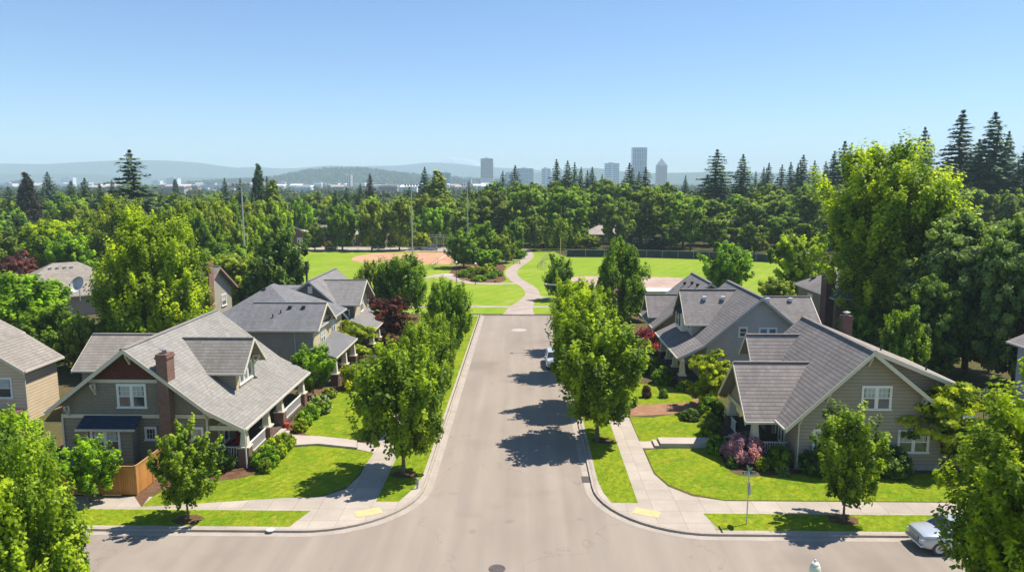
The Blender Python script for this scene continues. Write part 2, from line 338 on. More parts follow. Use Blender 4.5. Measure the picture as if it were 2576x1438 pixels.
def flat_path(name, line, w, z, m, n=6):
    ln = spline(line, n); a = []; b = []
    for i, p in enumerate(ln):
        f = i / (len(ln) - 1); ww = w[0] + (w[1] - w[0]) * min(1, f * w[2]) if hasattr(w, "__len__") else w
        q = offset(ln, ww / 2)[i]; r = offset(ln, -ww / 2)[i]; a.append(q); b.append(r)
    return MB().add([(x, y, z) for x, y in a] + [(x, y, z) for x, y in b], [(len(a) + i, len(a) + i + 1, i + 1, i) for i in range(len(a) - 1)]).build(name, m)
M_path = ground_mat("park path", (.33, .27, .235), (.40, .335, .29), .4, None, (8, .12), bstr=.2)
tag(flat_path("park_path", GG(path_c), (4.6, 2.5, 5), GZ + .014, M_path), "winding path", kind="structure")
tag(flat_path("park_path", GG([r6(1930, 1052), r6(1850, 1056), r6(1700, 1056), r6(1560, 1050), r6(1450, 1026), r6(1400, 1005), r6(1300, 1003), r6(1215, 1015)]), 2.0, GZ + .018, M_path), kind="structure")
tag(flat_path("park_path", GG([r6(2010, 1138), r6(2090, 1160), r6(2200, 1168)]) + [(14, 118), (30, 117.5)], 2.1, GZ + .018, M_path), kind="structure")
tag(flat_path("sidewalk", [(-40, 110.7), (-20, 110.7), (0, 110.7), (20, 110.7), (45, 110.7)], 1.6, GZ + .010, M_path), kind="structure")
sheet("infield", spline(GG([r6(675, 875), r6(720, 852), r6(860, 830), r6(1100, 827), r6(1400, 827), r6(1420, 870), r6(1400, 911), r6(1280, 913), r6(1000, 911), r6(800, 905), r6(715, 893)]), 4, True), GZ + .012, M_dirt)
sheet("infield", spline(GG([(1441, 697), (1560, 694), (1627, 696), (1725, 701), (1742, 722), (1700, 741), (1600, 745), (1470, 722)]), 4, True), GZ + .012, M_dirt2)
sheet("gravel_patch", spline(GG([r6(1230, 1008), r6(1300, 990), r6(1400, 980), r6(1440, 990), r6(1400, 1005), r6(1290, 1012)]), 4, True), GZ + .009, M_plain)
sheet("parking_road", [(-72, 200.2), (-20, 200.2), (-16, 204), (-20, 213), (-75, 215)], GZ + .006, M_kerb)
M_white = paint("white paint", (.8, .8, .78), .5, .04)
mb = MB(); p, q = G(*r6(1272, 912)), G(*r6(1388, 836)); mb.beam((*p, GZ + .016), (*q, GZ + .016), .14, .008)
tag(mb.build("foul_line", M_white), kind="structure")
sheet("manhole_ring", arc(-.75, 93.5, 1.0, 0, 350, 20), .004, ground_mat("concrete ring", (.42, .38, .34), (.38, .34, .3), 1))
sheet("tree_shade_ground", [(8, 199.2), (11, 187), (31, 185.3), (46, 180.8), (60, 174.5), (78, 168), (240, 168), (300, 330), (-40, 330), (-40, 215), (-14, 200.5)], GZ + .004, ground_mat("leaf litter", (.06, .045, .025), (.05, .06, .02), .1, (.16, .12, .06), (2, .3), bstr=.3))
# mulch beds
sheet("mulch_bed", GG([(385, 1236), (470, 1217), (560, 1209), (625, 1198), (668, 1176), (705, 1138), (742, 1122), (760, 1120)]) + [(-20, 54), (-23.6, 46), (-23.6, 41.9)] + [G(356, 1275)], GZ + .005, M_mulch)
sheet("mulch_bed", GG([(772, 1094), (768, 1080), (790, 1052), (812, 1022), (835, 996), (870, 978)]) + [(-16.5, 69), (-20, 69), (-20, 54.4)], GZ + .005, M_mulch)
sheet("mulch_bed", [(14.1, 52), (13.4, 48.5), (14.3, 46.4), (17, 46.2), (27, 46.4), (34, 46.4), (34, 49), (16, 56), (13.6, 58), (13.5, 53)], GZ + .005, M_mulch)
sheet("mulch_bed", [(8.5, 61), (8.5, 57.9), (12.2, 58.6), (15.5, 59), (16.5, 64), (14.5, 62.8), (11, 61.4)], GZ + .006, ground_mat("red bark", (.26, .14, .085), (.33, .19, .12), 1.2, None, (12, .3), bstr=.8))
# ---- garden walks and steps
def walk(pts, z, label):
    return raised("garden_walk", pts, GZ - .01, z, M_plain, label)
walk(GG([(735, 1098), (800, 1101), (880, 1109), (898, 1112), (898, 1130), (800, 1120), (738, 1124)]), GZ + .16, "concrete walk to the left craftsman porch")
walk([G(899, 1112), G(945, 1119), G(941, 1139), G(899, 1130)], GZ + .03, "low landing")
wy = [(50.75, 52.05)]
raised("garden_walk", [(9.75, 50.75), (16.0, 50.75), (16.0, 52.05), (9.75, 52.05)], GZ - .01, GZ + .34, M_plain)
raised("garden_step", [(9.35, 50.75), (9.75, 50.75), (9.75, 52.05), (9.35, 52.05)], GZ - .01, GZ + .17, M_plain)
raised("garden_walk", [(8.35, 50.7), (9.35, 50.7), (9.35, 52.1), (8.35, 52.1)], GZ - .01, GZ + .012, M_plain)
raised("garden_walk", [(-16.6, 72.2), (-10.7, 72.2), (-10.7, 73.4), (-16.6, 73.4)], GZ - .01, GZ + .1, M_plain)
# tactile corner pads
M_tac = ground_mat("tactile pad", (.56, .45, .22), (.62, .50, .27), 2, None, (25, .18), bstr=.8)
for (x, y, a, s) in ((-9.0, 40.05, 24, "left"), (7.05, 40.3, -24, "right")):
    mb = MB(); mb.box(-.75, .75, -.42, .42, 0, .012)
    for i in range(15):
        for j in range(8): mb.lathe((-.68 + i * .097, -.36 + j * .103, .011), [(.03, 0), (.018, .008)], 6)
    o = mb.build("tactile_pad", M_tac); o.location = (x, y, GZ + .005); o.rotation_euler = (0, 0, R_(a))
    tag(o, "yellow tactile kerb ramp pad on the %s street corner" % s, "tactile pad", "tactile pads at the corners")
# manhole covers etc.
M_iron = paint("cast iron", (.10, .085, .08), .7, .2, .3)
o = MB().lathe((0, 0, 0), [(.42, 0), (.42, .012), (.36, .016), (.34, .008), (.1, .012)], 24).build("manhole_cover", M_iron); o.location = (-1.35, 34.15, .002)
tag(o, "round iron manhole cover in the road at the bottom edge", "manhole cover")
o = MB().lathe((0, 0, 0), [(.22, 0), (.22, .05), (.19, .06)], 18).build("access_cover", paint("pale lid", (.62, .6, .55))); o.location = (*G(680, 1333), GZ + .01)
tag(o, "small round pale utility lid in the left grass verge", "access cover")
mb = MB(); mb.box(-.35, .35, -.5, .5, 0, .012); mb.box(-.25, .25, -.4, .4, .012, .016)
o = mb.build("storm_drain", M_iron); o.location = (4.05, 45.3, .006); tag(o, "iron storm drain grate in the right gutter by the corner", "storm drain")
mb = MB(); mb.lathe((0, 0, 0), [(.06, 0), (.06, .6), (.08, .62), (.05, .7)], 10); mb.box(-.1, .1, -.05, .05, .3, .42)
o = mb.build("utility_post", paint("grey post", (.3, .3, .3))); o.location = (*G(1050, 1228), GZ); tag(o, "short grey utility post by the left kerb bend", "utility post")
# ------------------------------------------------------------------ HOUSES
def shingle(name, c, row=.20): 
    return bricky(name, tuple(x * .86 for x in c), tuple(x * 1.14 for x in c), tuple(x * .55 for x in c), .42, row, .014, patch=.16, bstr=.5, bd=.02, rough=.95)
SH_A = coursed("light grey shingles", (.27, .257, .235), .24, .80); SH_A2 = coursed("dormer shingles", (.235, .22, .20), .27, .62)
SH_B = coursed("slate grey shingles", (.18, .18, .19), .24, .72); SH_C = coursed("mid grey shingles", (.225, .215, .21), .26, .72)
SH_D = coursed("dark lined shingles", (.245, .22, .21), .30, .42); SH_E = coursed("grey brown shingles", (.23, .21, .205), .28, .60)
SH_T = coursed("tan grey shingles", (.28, .25, .22), .30, .62); SH_K = shingle("weathered brown shingles", (.30, .265, .225), .2)
SH_BLUE = shingle("blue black shingles", (.035, .05, .085), .2)
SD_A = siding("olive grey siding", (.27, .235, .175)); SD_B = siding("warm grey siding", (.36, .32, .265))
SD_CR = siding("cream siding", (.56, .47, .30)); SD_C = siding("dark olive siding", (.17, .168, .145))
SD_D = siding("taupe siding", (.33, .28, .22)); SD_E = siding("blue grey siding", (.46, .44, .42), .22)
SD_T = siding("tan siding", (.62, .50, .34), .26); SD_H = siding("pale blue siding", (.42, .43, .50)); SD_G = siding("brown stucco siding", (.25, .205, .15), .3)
SK_A = bricky("shake wall", (.24, .215, .16), (.27, .24, .18), (.13, .115, .09), .24, .2, .01, rough=.8, patch=.1, bstr=.4)
SK_RED = bricky("dark red shake wall", (.105, .032, .022), (.13, .042, .03), (.05, .018, .014), .24, .2, .01, rough=.8, patch=.12)
M_brick = bricky("red brick", (.22, .10, .07), (.15, .07, .055), (.30, .25, .21), .22, .078, .008, rough=.85, patch=.2)
M_brickd = bricky("dark brick", (.16, .075, .06), (.11, .055, .05), (.17, .14, .13), .22, .078, .008, rough=.85, patch=.2)
M_stone = bricky("dark stone", (.085, .07, .07), (.13, .11, .11), (.05, .045, .045), .3, .16, .012, rough=.8)
TRIM = paint("cream trim", (.62, .56, .44), .55, .05); TRIMW = paint("white trim", (.78, .76, .70), .5, .04); TRIMG = paint("grey trim", (.42, .42, .42), .6, .05)
M_gut = paint("gutter paint", (.55, .52, .46), .4, .05); M_deck = paint("porch boards", (.10, .075, .06), .7, .2); M_door = paint("dark door", (.09, .04, .03), .4)
M_vent = paint("vent metal", (.32, .31, .30), .5, .1, .3); M_ventd = paint("dark vent", (.03, .03, .032), .6); M_ventw = paint("white vent", (.65, .66, .68), .5)
M_glass = glass_mat(); M_glass2 = glass_mat("curtained glass", (.20, .23, .22)); M_blind = paint("blind cloth", (.42, .45, .42), .8)
class House:
    def __init__(s, name, x, y, label, rz=0, z=0.0):
        s.r = root(name, (x, y, z), label, "house", rz=rz); s.off = (x, y, 0) if rz == 0 else (0, 0, 0)
    def part(s, mb, name, m, parent=None, **k): return mb.build(name, m, parent or s.r, s.off, **k)
    def roof(s, axis, a0, a1, prof, m, t=.17, rake=(1, 1), rm=None, eaves=(1, 1), name="roof", rd=.26, gm=None):
        """profile across [(t, z)...] swept along the ridge axis from a0 to a1"""
        P = (lambda a, q, z: (q, a, z)) if axis == 'y' else (lambda a, q, z: (a, q, z))
        mb = MB()
        for (q0, z0), (q1, z1) in zip(prof[:-1], prof[1:]):
            mb.slab([P(a0, q0, z0), P(a1, q0, z0), P(a1, q1, z1), P(a0, q1, z1)], t)
        # ridge cap
        k = max(range(len(prof)), key=lambda i: prof[i][1])
        if 0 < k < len(prof) - 1: mb.beam(P(a0, prof[k][0], prof[k][1] - .01), P(a1, prof[k][0], prof[k][1] - .01), .3, .07)
        o = s.part(mb, name, m)
        for a, on, d in ((a0, rake[0], -1), (a1, rake[1], 1)):
            if not on: continue
            d = d * (1 if a1 > a0 else -1)
            fb = MB()
            for (q0, z0), (q1, z1) in zip(prof[:-1], prof[1:]):
                fb.slab([P(a, q0, z0 - .02), P(a, q1, z1 - .02), P(a, q1, z1 - .02 - rd), P(a, q0, z0 - .02 - rd)], .06, P(d, 0, 0))
            s.part(fb, "rake_board", rm or TRIM, o)
        for (q, z), on, d in ((prof[0], eaves[0], -1), (prof[-1], eaves[1], 1)):
            if on:
                d = d if prof[0][0] < prof[-1][0] else -d
                s.part(MB().beam(P(a0, q + d * .05, z - .09), P(a1, q + d * .05, z - .09), .12, .14), "gutter", gm or M_gut, o)
        return o
    def body(s, axis, b0, b1, x0, x1, prof, m, z0=0, drop=.2, name="wall"):
        """closed prism under the roof profile between walls x0..x1"""
        def zr(q):
            for (q0, z_0), (q1, z_1) in zip(prof[:-1], prof[1:]):
                lo, hi = min(q0, q1), max(q0, q1)
                if lo - 1e-6 <= q <= hi + 1e-6: return z_0 + (z_1 - z_0) * (q - q0) / (q1 - q0)
            return min(p[1] for p in prof)
        mid = [p for p in prof if min(x0, x1) < p[0] < max(x0, x1)]
        pts = [(x0, z0), (x0, zr(x0) - drop)] + [(q, z - drop) for q, z in (mid if prof[0][0] < prof[-1][0] else mid[::-1])] + [(x1, zr(x1) - drop), (x1, z0)]
        P = (lambda a, q, z: (q, a, z)) if axis == 'y' else (lambda a, q, z: (a, q, z))
        return s.part(MB().slab([P(b0, q, z) for q, z in pts], abs(b1 - b0), P(1 if b1 > b0 else -1, 0, 0)), name, m)
    def win(s, side, c, w, h, n=1, mun=True, frame=None, cas=.11, glass=None, sash=True, parent=None, sill=True):
        """window in a wall; side = outward direction; c = centre on the wall surface"""
        D = {'-y': ((1, 0), (0, -1)), '+y': ((-1, 0), (0, 1)), '+x': ((0, 1), (1, 0)), '-x': ((0, -1), (-1, 0))}[side]
        def B(mb, s0, s1, z0, z1, d0, d1):
            xs = [c[0] + D[0][0] * a + D[1][0] * b for a in (s0, s1) for b in (d0, d1)]
            ys = [c[1] + D[0][1] * a + D[1][1] * b for a in (s0, s1) for b in (d0, d1)]
            mb.box(min(xs), max(xs), min(ys), max(ys), c[2] + z0, c[2] + z1)
        fr = MB(); W, Hh = w / 2, h / 2
        B(fr, -W - cas, -W, -Hh, Hh, 0, .06); B(fr, W, W + cas, -Hh, Hh, 0, .06)
        B(fr, -W - cas, W + cas, Hh, Hh + cas * 1.15, 0, .07)
        if sill: B(fr, -W - cas - .05, W + cas + .05, -Hh - cas * .8, -Hh, 0, .11)
        else: B(fr, -W - cas, W + cas, -Hh - cas, -Hh, 0, .06)
        cw = w / n
        for i in range(1, n): B(fr, -W + i * cw - .07, -W + i * cw + .07, -Hh, Hh, 0, .062)
        for i in range(n):
            a, b = -W + i * cw + (.07 if i else 0), -W + (i + 1) * cw - (.07 if i < n - 1 else 0)
            B(fr, a, a + .045, -Hh, Hh, 0, .05); B(fr, b - .045, b, -Hh, Hh, 0, .05)
            B(fr, a + .045, b - .045, Hh - .045, Hh, 0, .05); B(fr, a + .045, b - .045, -Hh, -Hh + .05, 0, .05)
            if sash: B(fr, a + .045, b - .045, -.03, .035, 0, .048)
            if mun:
                zt = Hh - .045; zb = .035 if sash else -Hh + .05; k = 3
                for j in range(1, k): B(fr, a + (b - a) * j / k - .009, a + (b - a) * j / k + .009, zb, zt, .025, .038)
                B(fr, a + .045, b - .045, (zt + zb) / 2 - .009, (zt + zb) / 2 + .009, .025, .036)
        f = s.part(fr, "window", frame or TRIMW, parent)
        g = MB(); B(g, -W + .02, W - .02, -Hh + .02, Hh - .02, -.05, .02); s.part(g, "pane", glass or M_glass, f)
        if sash and glass is None and h > .9:
            g = MB()
            for i in range(n):
                a, b = -W + i * cw + .12, -W + (i + 1) * cw - .12; B(g, a, b, .05, Hh - .06, .018, .024)
            s.part(g, "blind", M_blind, f)
        return f
    def bracket(s, p, d, m=None):   # knee brace under a rake; p wall point, d outward
        mb = MB(); x, y, z = p; dx, dy = d; L_ = .55
        mb.beam((x + dx * .05, y + dy * .05, z), (x + dx * .05, y + dy * .05, z - .75), .1, .12)
        mb.beam((x, y, z), (x + dx * L_, y + dy * L_, z), .1, .12, ); mb.beam((x + dx * .05, y + dy * .05, z - .68), (x + dx * L_, y + dy * L_, z - .08), .09, .1)
        return s.part(mb, "bracket", m or TRIM)
    def column(s, x, y, z0, zt, pier=.95, pm=None, a0=.26, a1=.17, pw=.36):
        c = s.part(MB().frustum(x, y, z0 + pier + .1, zt - .12, a0, a1).box(x - a1 - .07, x + a1 + .07, y - a1 - .07, y + a1 + .07, zt - .12, zt), "column", TRIM)
        s.part(MB().box(x - pw, x + pw, y - pw, y + pw, 0, z0 + pier), "pier", pm or M_brick, c)
        s.part(MB().box(x - pw - .05, x + pw + .05, y - pw - .05, y + pw + .05, z0 + pier, z0 + pier + .1), "pier_cap", TRIM, c)
    def railing(s, p, q, z, h=.85, m=None, n=None):
        mb = MB(); P, Q = Vector(p), Vector(q); L_ = (Q - P).length; n = n or int(L_ / .16)
        mb.beam((P.x, P.y, z + h), (Q.x, Q.y, z + h), .11, .06); mb.beam((P.x, P.y, z + .1), (Q.x, Q.y, z + .1), .07, .07)
        for i in range(1, n):
            a = P.lerp(Q, i / n); mb.box(a.x - .022, a.x + .022, a.y - .022, a.y + .022, z + .13, z + h - .03)
        return s.part(mb, "railing", m or TRIMW)
    def chimney(s, x0, x1, y0, y1, z0, z1, m=None, flue=True, wide=None):
        mb = MB(); mb.box(x0, x1, y0, y1, z0, z1 - .3); mb.box(x0 - .06, x1 + .06, y0 - .06, y1 + .06, z1 - .3, z1 - .16); mb.box(x0 - .01, x1 + .01, y0 - .01, y1 + .01, z1 - .16, z1)
        if wide: mb.box(x0 - wide, x1 + wide, y0 - .01, y1, z0, z0 + 2.1); mb.slab([(x0 - wide, y0 - .01, z0 + 2.1), (x1 + wide, y0 - .01, z0 + 2.1), (x1, y0 - .01, z0 + 2.7), (x0, y0 - .01, z0 + 2.7)], y1 - y0, (0, 1, 0))
        c = s.part(mb, "chimney", m or M_brick)
        if flue: s.part(MB().lathe(((x0 + x1) / 2, (y0 + y1) / 2, z1), [(.14, 0), (.14, .22), (.3, .24), (.3, .27), (.04, .36)], 12), "chimney_cap", M_vent, c)
        return c
    def vents(s, pts, m=None, size=.28, kind="box"):
        for x, y, z in pts:
            mb = MB()
            if kind == "box": mb.box(x - size / 2, x + size / 2, y - size / 2, y + size / 2, z - .15, z + .16); mb.box(x - size / 2 - .04, x + size / 2 + .04, y - size / 2 - .04, y + size / 2 + .04, z + .16, z + .19)
            else: mb.tube([(x, y, z - .15), (x, y, z + .3)], .06, 8)
            s.part(mb, "roof_vent", m or M_vent)
# ===== A: big craftsman bungalow, left corner
A = House("craftsman_house", -25, 53, "large olive grey craftsman bungalow with wide porch roof on the left street corner")
pA = [(-31.4, 4.14), (-25.95, 8.33), (-20.8, 4.30), (-18.3, 3.02)]
A.roof('y', 46.0, 60.6, pA, SH_A, rd=.30)
# lower walls, shake storey band by band (front faces are separate thin claddings on the prism)
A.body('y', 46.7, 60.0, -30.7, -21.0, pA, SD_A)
A.part(MB().slab([(-30.66, 46.68, 3.78), (-21.0, 46.68, 3.78), (-20.95, 46.68, 4.15), (-23.1, 46.68, 5.95), (-28.6, 46.68, 5.95), (-30.66, 46.68, 4.4)], .03, (0, -1, 0)), "shake_panel", SK_A)
A.part(MB().slab([(-28.5, 46.68, 6.1), (-23.35, 46.68, 6.1), (-25.93, 46.68, 8.08)], .03, (0, -1, 0)), "gable_panel", SK_RED)
tb = MB(); tb.box(-30.75, -20.6, 46.60, 46.66, 3.5, 3.75); tb.box(-28.75, -23.1, 46.60, 46.66, 5.9, 6.12)
for x in (-30.72, -21.05): tb.box(x - .06, x + .06, 46.61, 46.68, .2, 3.5)
A.part(tb, "trim_board", TRIM)
for x, z in ((-30.2, 4.35), (-28.35, 5.85), (-25.93, 7.9), (-21.0, 4.05)): A.bracket((x, 46.66, z), (0, -1))
A.win('-y', (-25.95, 46.65, 4.98), 1.75, 1.45, 2); A.win('-y', (-24.85, 46.68, 2.4), .62, .75, 1, sash=False); A.win('-y', (-21.75, 46.68, 2.4), .62, .75, 1, mun=False, sash=False, glass=M_glass2)
A.part(MB().box(-28.85, -25.7, 45.85, 46.68, .55, 3.15), "bay", SD_A)
bay = A.part(MB().slab([(-29.2, 45.55, 3.08), (-25.35, 45.55, 3.08), (-25.35, 46.66, 3.7), (-29.2, 46.66, 3.7)], .1), "bay_roof", SH_BLUE)
A.part(MB().box(-29.24, -25.31, 45.49, 45.55, 2.95, 3.09), "gutter", TRIM, bay)
A.win('-y', (-27.45, 45.85, 2.2), 1.75, 1.35, 2)
A.part(MB().tube([(-28.6, 45.78, 3.0), (-28.6, 45.78, .4)], .05, 8), "downspout", M_gut)
A.part(MB().tube([(-18.42, 46.3, 2.8), (-18.42, 46.35, .2)], .05, 8), "downspout", TRIMW)
A.chimney(-23.85, -23.13, 45.95, 46.95, 0, 7.95, wide=.25)
# porch
A.part(MB().box(-21.0, -18.55, 46.85, 60.0, 0, .55), "porch_floor", M_deck)
A.part(MB().box(-21.1, -18.5, 46.75, 46.93, 2.62, 2.95).box(-18.75, -18.5, 46.93, 60, 2.62, 2.93), "porch_beam", TRIM)
for y in (47.05, 51.2, 54.2, 59.6): A.column(-18.75, y, .55, 2.62, pier=.85 if y != 54.2 else 1.0)
A.railing((-20.9, 46.98), (-19.15, 46.98), .55); A.railing((-18.7, 47.5), (-18.7, 50.8), .55); A.railing((-18.7, 54.6), (-18.7, 59.2), .55)
st = MB(); [st.box(-18.55, -18.15 + .32 * i, 51.8, 53.7, 0, .55 - .17 * (i + 1) + .02) for i in range(3)]; A.part(st, "porch_steps", M_plain)
A.win('+x', (-21.0, 49.0, 1.75), 1.5, 1.5, 2, mun=False, parent=None); A.win('+x', (-21.0, 56.5, 1.75), 1.6, 1.4, 2, mun=False)
A.part(MB().box(-21.0, -20.93, 52.3, 53.3, .55, 2.6), "door", M_door)
# porch side dormer
dA = [(50.25, 5.62), (52.5, 7.70), (54.75, 5.62)]
A.roof('x', -19.85, -25.1, dA, SH_A2, rake=(1, 0), rd=.2, name="dormer_roof", t=.13)
A.body('x', -20.65, -25, 50.65, 54.35, dA, SK_A, z0=3.9, name="dormer")
A.part(MB().slab([(-20.63, 50.7, 4.2), (-20.63, 54.3, 4.2), (-20.63, 54.3, 5.5), (-20.63, 50.7, 5.5)], .02, (1, 0, 0)), "dormer_face", SD_CR)
A.part(MB().slab([(-20.63, 51.2, 6.2), (-20.63, 53.8, 6.2), (-20.63, 52.5, 7.4)], .03, (1, 0, 0)), "gable_panel", SK_RED)
A.win('+x', (-20.62, 52.5, 5.1), 2.3, 1.2, 3, mun=False, sash=False, glass=M_glass2)
for y in (50.9, 54.1): A.bracket((-20.62, y, 6.0), (1, 0))
# rear wing
wA = [(56.6, 4.1), (59.9, 6.4), (63.2, 4.1)]
A.roof('x', -36.2, -26.5, wA, SH_T, rake=(1, 0), name="wing_roof"); A.body('x', -35.7, -27, 57.1, 62.8, wA, SD_A)
A.vents([(-32.8, 58.2, 5.3), (-33.0, 58.1, 5.2)], M_ventd, .16, "pipe")
# ===== B: slate roofed two storey with cream east face
B = House("two_storey_house", -25, 72, "warm grey two storey house with slate hip roof and cream gable, second on the left")
bx0, bx1, by0, by1, be, bz = -30.6, -19.35, 66.0, 78.4, 5.45, 8.9
hb = MB(); ap = [(-25.2, 71.6, bz), (-25.2, 72.8, bz)]
c4 = [(bx0, by0, be), (bx1, by0, be), (bx1, by1, be), (bx0, by1, be)]
hb.slab([c4[0], c4[1], ap[0]], .16); hb.slab([c4[1], c4[2], ap[1], ap[0]], .16); hb.slab([c4[2], c4[3], ap[1]], .16); hb.slab([c4[3], c4[0], ap[0], ap[1]], .16)
rB = B.part(hb, "roof", SH_B)
gb = MB()
for a, b in zip(c4, c4[1:] + c4[:1]): gb.beam((a[0], a[1], be - .1), (b[0], b[1], be - .1), .12, .15)
B.part(gb, "gutter", M_gut, rB)
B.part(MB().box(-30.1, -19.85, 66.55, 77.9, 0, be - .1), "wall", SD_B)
B.part(MB().box(-19.86, -19.82, 66.5, 77.95, .1, be - .15), "cream_cladding", SD_CR)
gB = [(65.95, 5.5), (69.2, 7.55), (72.45, 5.5)]
B.roof('x', -18.95, -26.0, gB, SH_B, rake=(1, 0), rd=.22, name="gable_roof", rm=TRIM)
B.body('x', -19.6, -25, 66.5, 71.9, gB, SD_CR, z0=0, name="gable_wall")
B.part(MB().box(-25.6, -19.62, 66.44, 66.5, 0, 5.35), "side_cladding", SD_B)
B.bracket((-19.6, 69.2, 7.1), (1, 0)); B.bracket((-19.6, 71.6, 5.9), (1, 0))
B.win('+x', (-19.6, 69.6, 4.15), 1.3, 1.4, 2); B.win('+x', (-19.82, 74.4, 4.3), 1.2, 1.4, 2); B.win('+x', (-19.6, 69.4, 1.6), 1.6, 1.4, 2)
B.part(MB().tube([(-21.3, 66.4, 5.2), (-21.3, 66.4, .3)], .05, 8), "downspout", M_gut)
pr_ = B.part(MB().slab([(-17.4, 65.9, 2.95), (-17.4, 74.6, 2.95), (-19.75, 74.6, 3.75), (-19.75, 65.9, 3.75)], .13), "porch_roof", SH_B)
B.part(MB().box(-17.46, -17.34, 65.9, 74.6, 2.78, 2.93), "gutter", TRIM, pr_)
B.part(MB().box(-19.6, -17.6, 66.4, 74.2, 0, .4), "porch_floor", M_deck)
for y in (66.7, 70.4, 74.0): B.column(-17.75, y, .4, 2.8, pier=.8, pm=M_brickd)
B.vents([(-23.0, 67.9, 6.75), (-23.6, 67.4, 6.45)], M_ventd, .16, "pipe"); B.vents([(-22.3, 68.5, 7.15), (-21.0, 68.5, 7.15), (-25.6, 71.0, 8.45)], M_ventd)
# ===== C: third left, dark olive
C = House("gabled_house", -24, 86, "dark olive gabled house with cream dormer wing, third on the left")
pC = [(-27.9, 5.3), (-23.9, 8.2), (-21.3, 5.9), (-19.2, 3.55)]
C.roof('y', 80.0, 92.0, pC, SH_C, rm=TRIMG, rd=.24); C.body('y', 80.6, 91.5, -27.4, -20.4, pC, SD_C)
C.part(MB().box(-24.15, -23.65, 80.52, 80.6, 6.7, 7.5), "gable_vent", TRIMW)
wC = [(80.4, 5.45), (84.3, 7.75), (88.2, 5.45)]
C.roof('x', -18.35, -24.0, wC, SH_C, rake=(1, 0), name="wing_roof", rm=TRIM, rd=.2); C.body('x', -19.1, -23.5, 81.1, 87.5, wC, SD_CR, name="wing_wall")
C.part(MB().box(-23.4, -19.12, 81.04, 81.1, 0, 5.3), "side_cladding", SD_C)
C.win('+x', (-19.1, 84.6, 4.9), 1.3, 1.7, 2); C.win('-y', (-20.0, 81.04, 4.4), .5, .6, 1, mun=False, sash=False)
pr_ = C.part(MB().slab([(-16.5, 78.9, 2.9), (-16.5, 87.0, 2.9), (-19.2, 87.0, 4.0), (-19.2, 78.9, 4.0)], .14), "porch_roof", SH_C)
C.part(MB().box(-16.56, -16.44, 78.9, 87.0, 2.74, 2.88), "gutter", TRIM, pr_)
C.part(MB().box(-19.1, -16.8, 79.4, 86.6, 0, .4), "porch_floor", M_deck)
for y in (79.6, 83.0, 86.2): C.column(-16.95, y, .4, 2.75, pier=.8, pm=M_brickd)
C.part(MB().tube([(-26.6, 88.5, 6.2), (-26.6, 88.5, 9.1)], .12, 10).tube([(-26.6, 88.5, 9.1), (-26.6, 88.5, 9.4)], .17, 10), "flue_pipe", M_ventd)
C.part(MB().slab([(-31, 82, 5.8), (-27.5, 82, 5.8), (-27.5, 90, 6.3), (-31, 90, 6.3)], .2), "rear_roof", SH_B); C.part(MB().box(-30.8, -27.45, 82.3, 89.7, 0, 5.6), "rear_wall", SD_C)
# ===== T: tan house at the far left edge
T = House("tan_house", -42, 60, "tan sided house at the left edge with brick steps and white framed window")
pT = [(-46.4, 8.6), (-42.0, 6.35), (-38.9, 4.45)]
pT = [(-50.5, 6.4), (-46.4, 8.6), (-38.9, 4.35)]
T.roof('y', 55.6, 60.3, [(-54.5, 4.6), (-46.4, 8.6), (-42.3, 6.42)], SH_T, name="main_roof")
T.roof('y', 55.0, 59.9, [(-44.6, 7.3), (-41.9, 6.35), (-38.9, 4.45)], SH_T, eaves=(0, 1))
T.body('y', 55.55, 59.6, -60, -39.35, [(-60, 4), (-46.4, 8.2), (-41.9, 6.3), (-38.9, 4.4)], SD_T); T.body('y', 59.6, 60.0, -54, -42.6, [(-54.5, 4.6), (-46.4, 8.6), (-42.2, 6.35)], SD_T)
T.win('-y', (-43.0, 55.55, 3.2), 1.4, 1.6, 2, mun=False, glass=M_glass2)
T.win('-y', (-44.9, 55.55, 5.6), 1.0, 1.2, 1, mun=False, glass=M_glass2); T.win('-y', (-41.0, 55.55, 2.9), 1.1, 1.5, 1, mun=False); T.part(MB().tube([(-39.2, 55.4, 4.2), (-39.2, 55.4, .3)], .05, 8), "downspout", M_gut)
st = MB(); [st.box(-42.6, -39.6, 54.2 - .3 * i, 55.55, 0, 1.2 - .2 * i) for i in range(5)]; T.part(st, "porch_steps", M_brick)
T.railing((-42.7, 53.4), (-39.6, 53.4), 1.0, m=M_ventd)
# ===== D: right corner craftsman
D = House("craftsman_house", 22.5, 52, "taupe craftsman bungalow with dark lined roof and gabled porch on the right street corner")
pD = [(16.95, 3.15), (22.35, 8.3), (28.0, 3.75)]
D.roof('y', 46.3, 58.6, pD, SH_D, rd=.30); D.body('y', 47.0, 58.2, 17.95, 27.4, pD, SD_D)
D.part(MB().box(17.9, 27.5, 46.93, 47.0, 0, .42), "foundation", paint("grey foundation", (.3, .29, .27)))
pDs = [(22.6, 8.2), (30.4, 5.0)]
D.roof('y', 47.9, 58.5, pDs, SH_K, rake=(1, 1), name="shed_roof", eaves=(0, 1)); D.body('y', 48.6, 58.1, 22.8, 29.7, pDs, SD_D, name="shed_wall")
for x, z in ((22.35, 7.9), (18.1, 3.95), (19.8, 5.5), (26.0, 5.05)): D.bracket((x, 47.0, z), (0, -1))
D.win('-y', (23.0, 47.0, 5.0), 1.75, 1.45, 2); D.win('-y', (19.6, 47.0, 2.05), .95, 1.45, 1); D.win('-y', (25.6, 47.0, 2.05), 1.85, 1.4, 2)
D.part(MB().tube([(18.05, 46.9, 3.4), (18.05, 46.9, .3)], .05, 8), "downspout", M_gut)
gD = [(48.0, 3.05), (51.5, 6.3), (55.0, 3.05)]
D.roof('x', 14.9, 20.6, gD, SH_D, rake=(1, 0), rd=.28, name="porch_roof")
